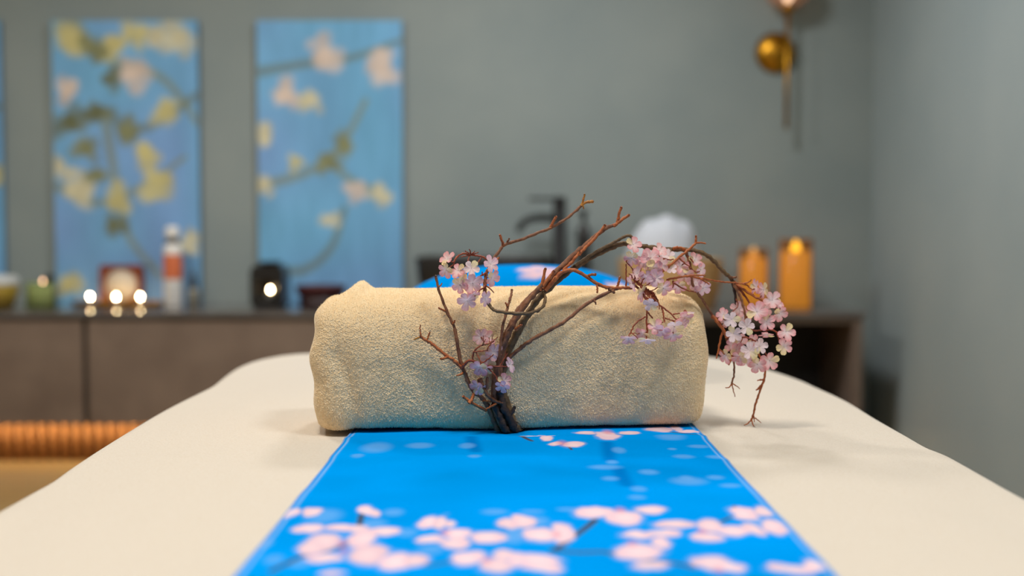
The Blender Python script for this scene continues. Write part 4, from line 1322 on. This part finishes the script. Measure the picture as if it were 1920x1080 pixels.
twig([(1215, 586, -.034), (1224, 598, -.036), (1230, 612, -.038), (1232, 618, -.038)], 1.5, 1.0, 'stalk_red')
twig([(1230, 567, -.032), (1245, 578, -.036), (1258, 588, -.038), (1267, 598, -.040), (1273, 597, -.040)], 1.9, 1.1, 'stalk_red')
twig([(1241, 577, -.036), (1244, 590, -.038), (1246, 604, -.040)], 1.9, 1.4, 'stalk_red')
twig([(1214, 608, -.036), (1230, 607, -.038), (1243, 604, -.040)], 1.2, 1.0, 'stalk_red')
twig([(1247, 596, -.038), (1258, 600, -.040), (1270, 602, -.040)], 1.4, .9, 'stalk_red')
twig([(1262, 589, -.038), (1272, 588, -.040), (1281, 587, -.040)], 1.4, .8, 'stalk_red')
twig([(1206, 555, -.032), (1216, 560, -.034), (1226, 560, -.034), (1233, 568, -.034)], 2.0, 1.4, 'stalk_red')

# silk blossoms
def blossom_mesh(kind):
    r_ = np.random.default_rng(100 + kind)
    nr, na = 7, 60
    th = np.linspace(0, 2 * np.pi, na, endpoint=False)
    lobe = np.abs(np.cos(2.5 * th)) ** .45
    notch = 1 - .06 * np.exp(-((((th * 5 / (2 * np.pi)) % 1.0) - 0) / .06) ** 2)
    pet_i = np.round(th * 5 / (2 * np.pi)).astype(int) % 5
    ls = r_.uniform(.9, 1.08, 5)
    tilt = r_.uniform(-.12, .25, 5)
    Rm = (.47 + .53 * lobe) * notch * ls[pet_i]
    V, C = [], []
    pinkish = lin((244, 168, 172)); whit = lin((250, 232, 232)); yell = lin((246, 234, 168)); lil = lin((238, 190, 206))
    main = [pinkish, lin((244, 186, 186)), lin((246, 226, 230)), lil, pinkish][kind % 5]
    ycol = {0: [2], 1: [], 2: [4], 3: [], 4: [1, 2]}[kind % 5]
    for k in range(nr):
        q = k / (nr - 1)
        rr = Rm * (.04 + .96 * q)
        zz = .22 * q ** 1.6 - .16 * q ** 3 + tilt[pet_i] * q * q + .03 * np.cos(15 * th) * q * (1 - q) * 2
        V.append(np.stack([rr * np.cos(th), rr * np.sin(th), zz], -1))
        c = np.ones((na, 3)) * (whit * (1 - q ** 1.3)) + main[None] * q ** 1.3
        for yp in ycol:
            w = ((pet_i == yp) * (.25 + .6 * q))[:, None]
            c = c * (1 - w) + yell * w
        c = c * (1 - .10 * (np.cos(15 * th)[:, None] > .6) * q)
        C.append(c)
    V = np.array(V).reshape(-1, 3) * .0097
    C = np.array(C).reshape(-1, 3)
    Fc = [list(q) for q in grid_faces(nr, na, wrap_v=True)] + [list(range(na))[::-1]]
    return mesh_data('blossom', V, Fc, M['petal'], colors=C)
BM = [blossom_mesh(k) for k in range(5)]
# (x, y, kind, dy, scale, tilt right, tilt up); tilts in degrees away from the viewer
FLW = [
 (839, 486, 0, -.030, .95, -40, 30), (836, 506, 4, -.032, .95, -30, -20), (859, 508, 0, -.036, .95, -25, 30), (884, 503, 2, -.034, .95, 10, 10), (862, 534, 4, -.040, 1.0, -15, -15), (886, 531, 1, -.042, 1.15, 10, -10),
 (876, 564, 1, -.044, 1.1, -10, -20), (888, 552, 4, -.040, .8, 20, -40), (909, 560, 3, -.040, .95, 55, -10), (920, 496, 3, -.030, 1.05, 45, 15), (922, 521, 0, -.032, 1.0, 40, -15), (868, 520, 0, -.034, .9, -40, 10),
 (1187, 459, 0, -.026, .95, 10, 25), (1184, 484, 4, -.028, .95, -25, -20), (1220, 484, 0, -.034, 1.15, -10, 15), (1237, 470, 1, -.028, .9, 25, 35), (1208, 490, 1, -.032, .95, -30, 0), (1226, 503, 4, -.036, 1.05, 0, -10),
 (1214, 520, 1, -.034, 1.0, -20, -30), (1230, 522, 3, -.038, 1.05, 10, 5), (1244, 540, 4, -.038, 1.0, 20, -25), (1240, 496, 1, -.034, .9, 40, 0), (1278, 498, 0, -.018, 1.0, 20, 10), (1284, 514, 1, -.016, 1.0, -10, -10),
 (1303, 488, 0, -.010, .95, 20, 30), (1314, 506, 3, -.010, .95, 40, 0), (1318, 540, 3, -.012, 1.05, 10, -20), (1304, 532, 1, -.012, .9, -20, 10), (1272, 536, 0, -.018, .95, 0, -30), (1254, 480, 2, -.018, .8, 0, 20),
 (1182, 532, 3, -.034, .95, 60, 20), (1200, 551, 4, -.036, 1.0, 55, -10), (1221, 570, 2, -.040, .9, -20, -30), (1195, 513, 1, -.030, .85, -35, 10), (1258, 504, 2, -.024, .7, 0, 30),
 (1178, 634, 1, -.042, .95, -15, -55), (1212, 636, 2, -.044, 1.0, 0, -68), (1206, 626, 0, -.038, .9, -30, -30), (1240, 620, 3, -.042, 1.1, -15, -45), (1228, 612, 0, -.040, .95, 0, 30), (1264, 612, 2, -.046, 1.15, 5, -40),
 (1284, 596, 0, -.042, 1.15, 25, -45), (1288, 586, 2, -.040, .9, 10, -65), (1262, 628, 0, -.044, 1.05, 15, -50), (1280, 608, 3, -.040, .9, 40, -30),
 (1417, 538, 0, -.010, .95, -76, 10), (1432, 543, 4, -.012, 1.0, -62, 0), (1448, 563, 1, -.018, 1.05, 0, 20), (1461, 588, 0, -.020, 1.0, 15, -20), (1419, 585, 0, -.020, 1.25, -25, 20), (1437, 603, 0, -.022, 1.05, 0, 10),
 (1400, 613, 2, -.022, 1.0, 5, 5), (1372, 599, 2, -.016, .95, -10, 0), (1375, 626, 2, -.016, .98, 0, 5), (1474, 622, 0, -.022, 1.1, 15, 15), (1470, 650, 4, -.022, 1.05, 10, 0), (1438, 626, 0, -.020, .95, 0, -72),
 (1425, 650, 2, -.022, .95, 20, 10), (1406, 658, 2, -.022, 1.05, -5, 10), (1386, 670, 4, -.018, 1.0, -30, -30), (1420, 683, 0, -.020, 1.1, -10, -20), (1443, 676, 0, -.020, 1.15, 10, -10), (1361, 667, 4, -.008, .95, -50, -15),
 (1356, 590, 0, -.006, .85, -40, 20), (1384, 580, 1, 0, .95, -20, 10), (1398, 672, 1, -.016, 1.1, 0, -25), (1410, 640, 0, -.010, .9, 30, 0), (1392, 596, 0, .004, 1.0, 0, 20), (1432, 580, 1, -.012, 1.0, 10, 0),
 (1360, 604, 1, -.004, .7, -60, 0), (1374, 648, 0, -.004, .95, -20, 0), (1386, 640, 1, -.004, 1.0, 10, -10), (1460, 571, 0, -.012, .8, 50, 30), (1380, 656, 0, -.012, .95, 20, -10),
 (902, 632, 1, -.030, .95, -20, 20), (917, 633, 0, -.030, .9, 10, 30), (926, 660, 1, -.036, 1.0, 20, 0), (917, 674, 2, -.036, .95, 0, -10), (899, 688, 0, -.044, 1.05, -15, -30), (911, 692, 0, -.040, .9, 20, -40),
 (896, 725, 4, -.038, .95, -35, -20), (903, 731, 3, -.036, .8, 30, -30), (956, 684, 3, -.044, .95, 60, 25), (945, 714, 0, -.046, .85, 20, 20), (941, 724, 3, -.048, .85, -10, -35)]
TW = np.vstack(ALL)
for (x, y, kind, dy, s, tx, tz) in FLW:
    p = P3(x, y, dy)
    # facing: towards the viewer, turned by tx to the right and tz upwards
    a, b = math.radians(tx), math.radians(tz)
    nrm = Vector((math.sin(a) * math.cos(b), -math.cos(a) * math.cos(b), math.sin(b)))
    q = nrm.to_track_quat('Z', 'Y') @ Matrix.Rotation(random.uniform(0, 6.28), 3, 'Z').to_quaternion()
    o = link('blossom', BM[kind], br, p - BO)
    o.rotation_mode = 'QUATERNION'
    o.rotation_quaternion = q
    o.scale = (s, s, s)
    # stalk from the nearest twig to the back of the flower
    d = np.linalg.norm(TW - p, axis=1)
    j = int(np.argmin(d))
    if d[j] > .0025:
        n_ = np.array(nrm)
        e0 = TW[j]
        m = (e0 + p) / 2 - n_ * .003
        C_ = catmull(np.array([e0, m, p - n_ * .0003]), 4)
        v, f = tube(C_ - BO, np.linspace(.0007, .0006, len(C_)), 6)
        obj('flower_stalk', v, f, M['stalk_red'], br)
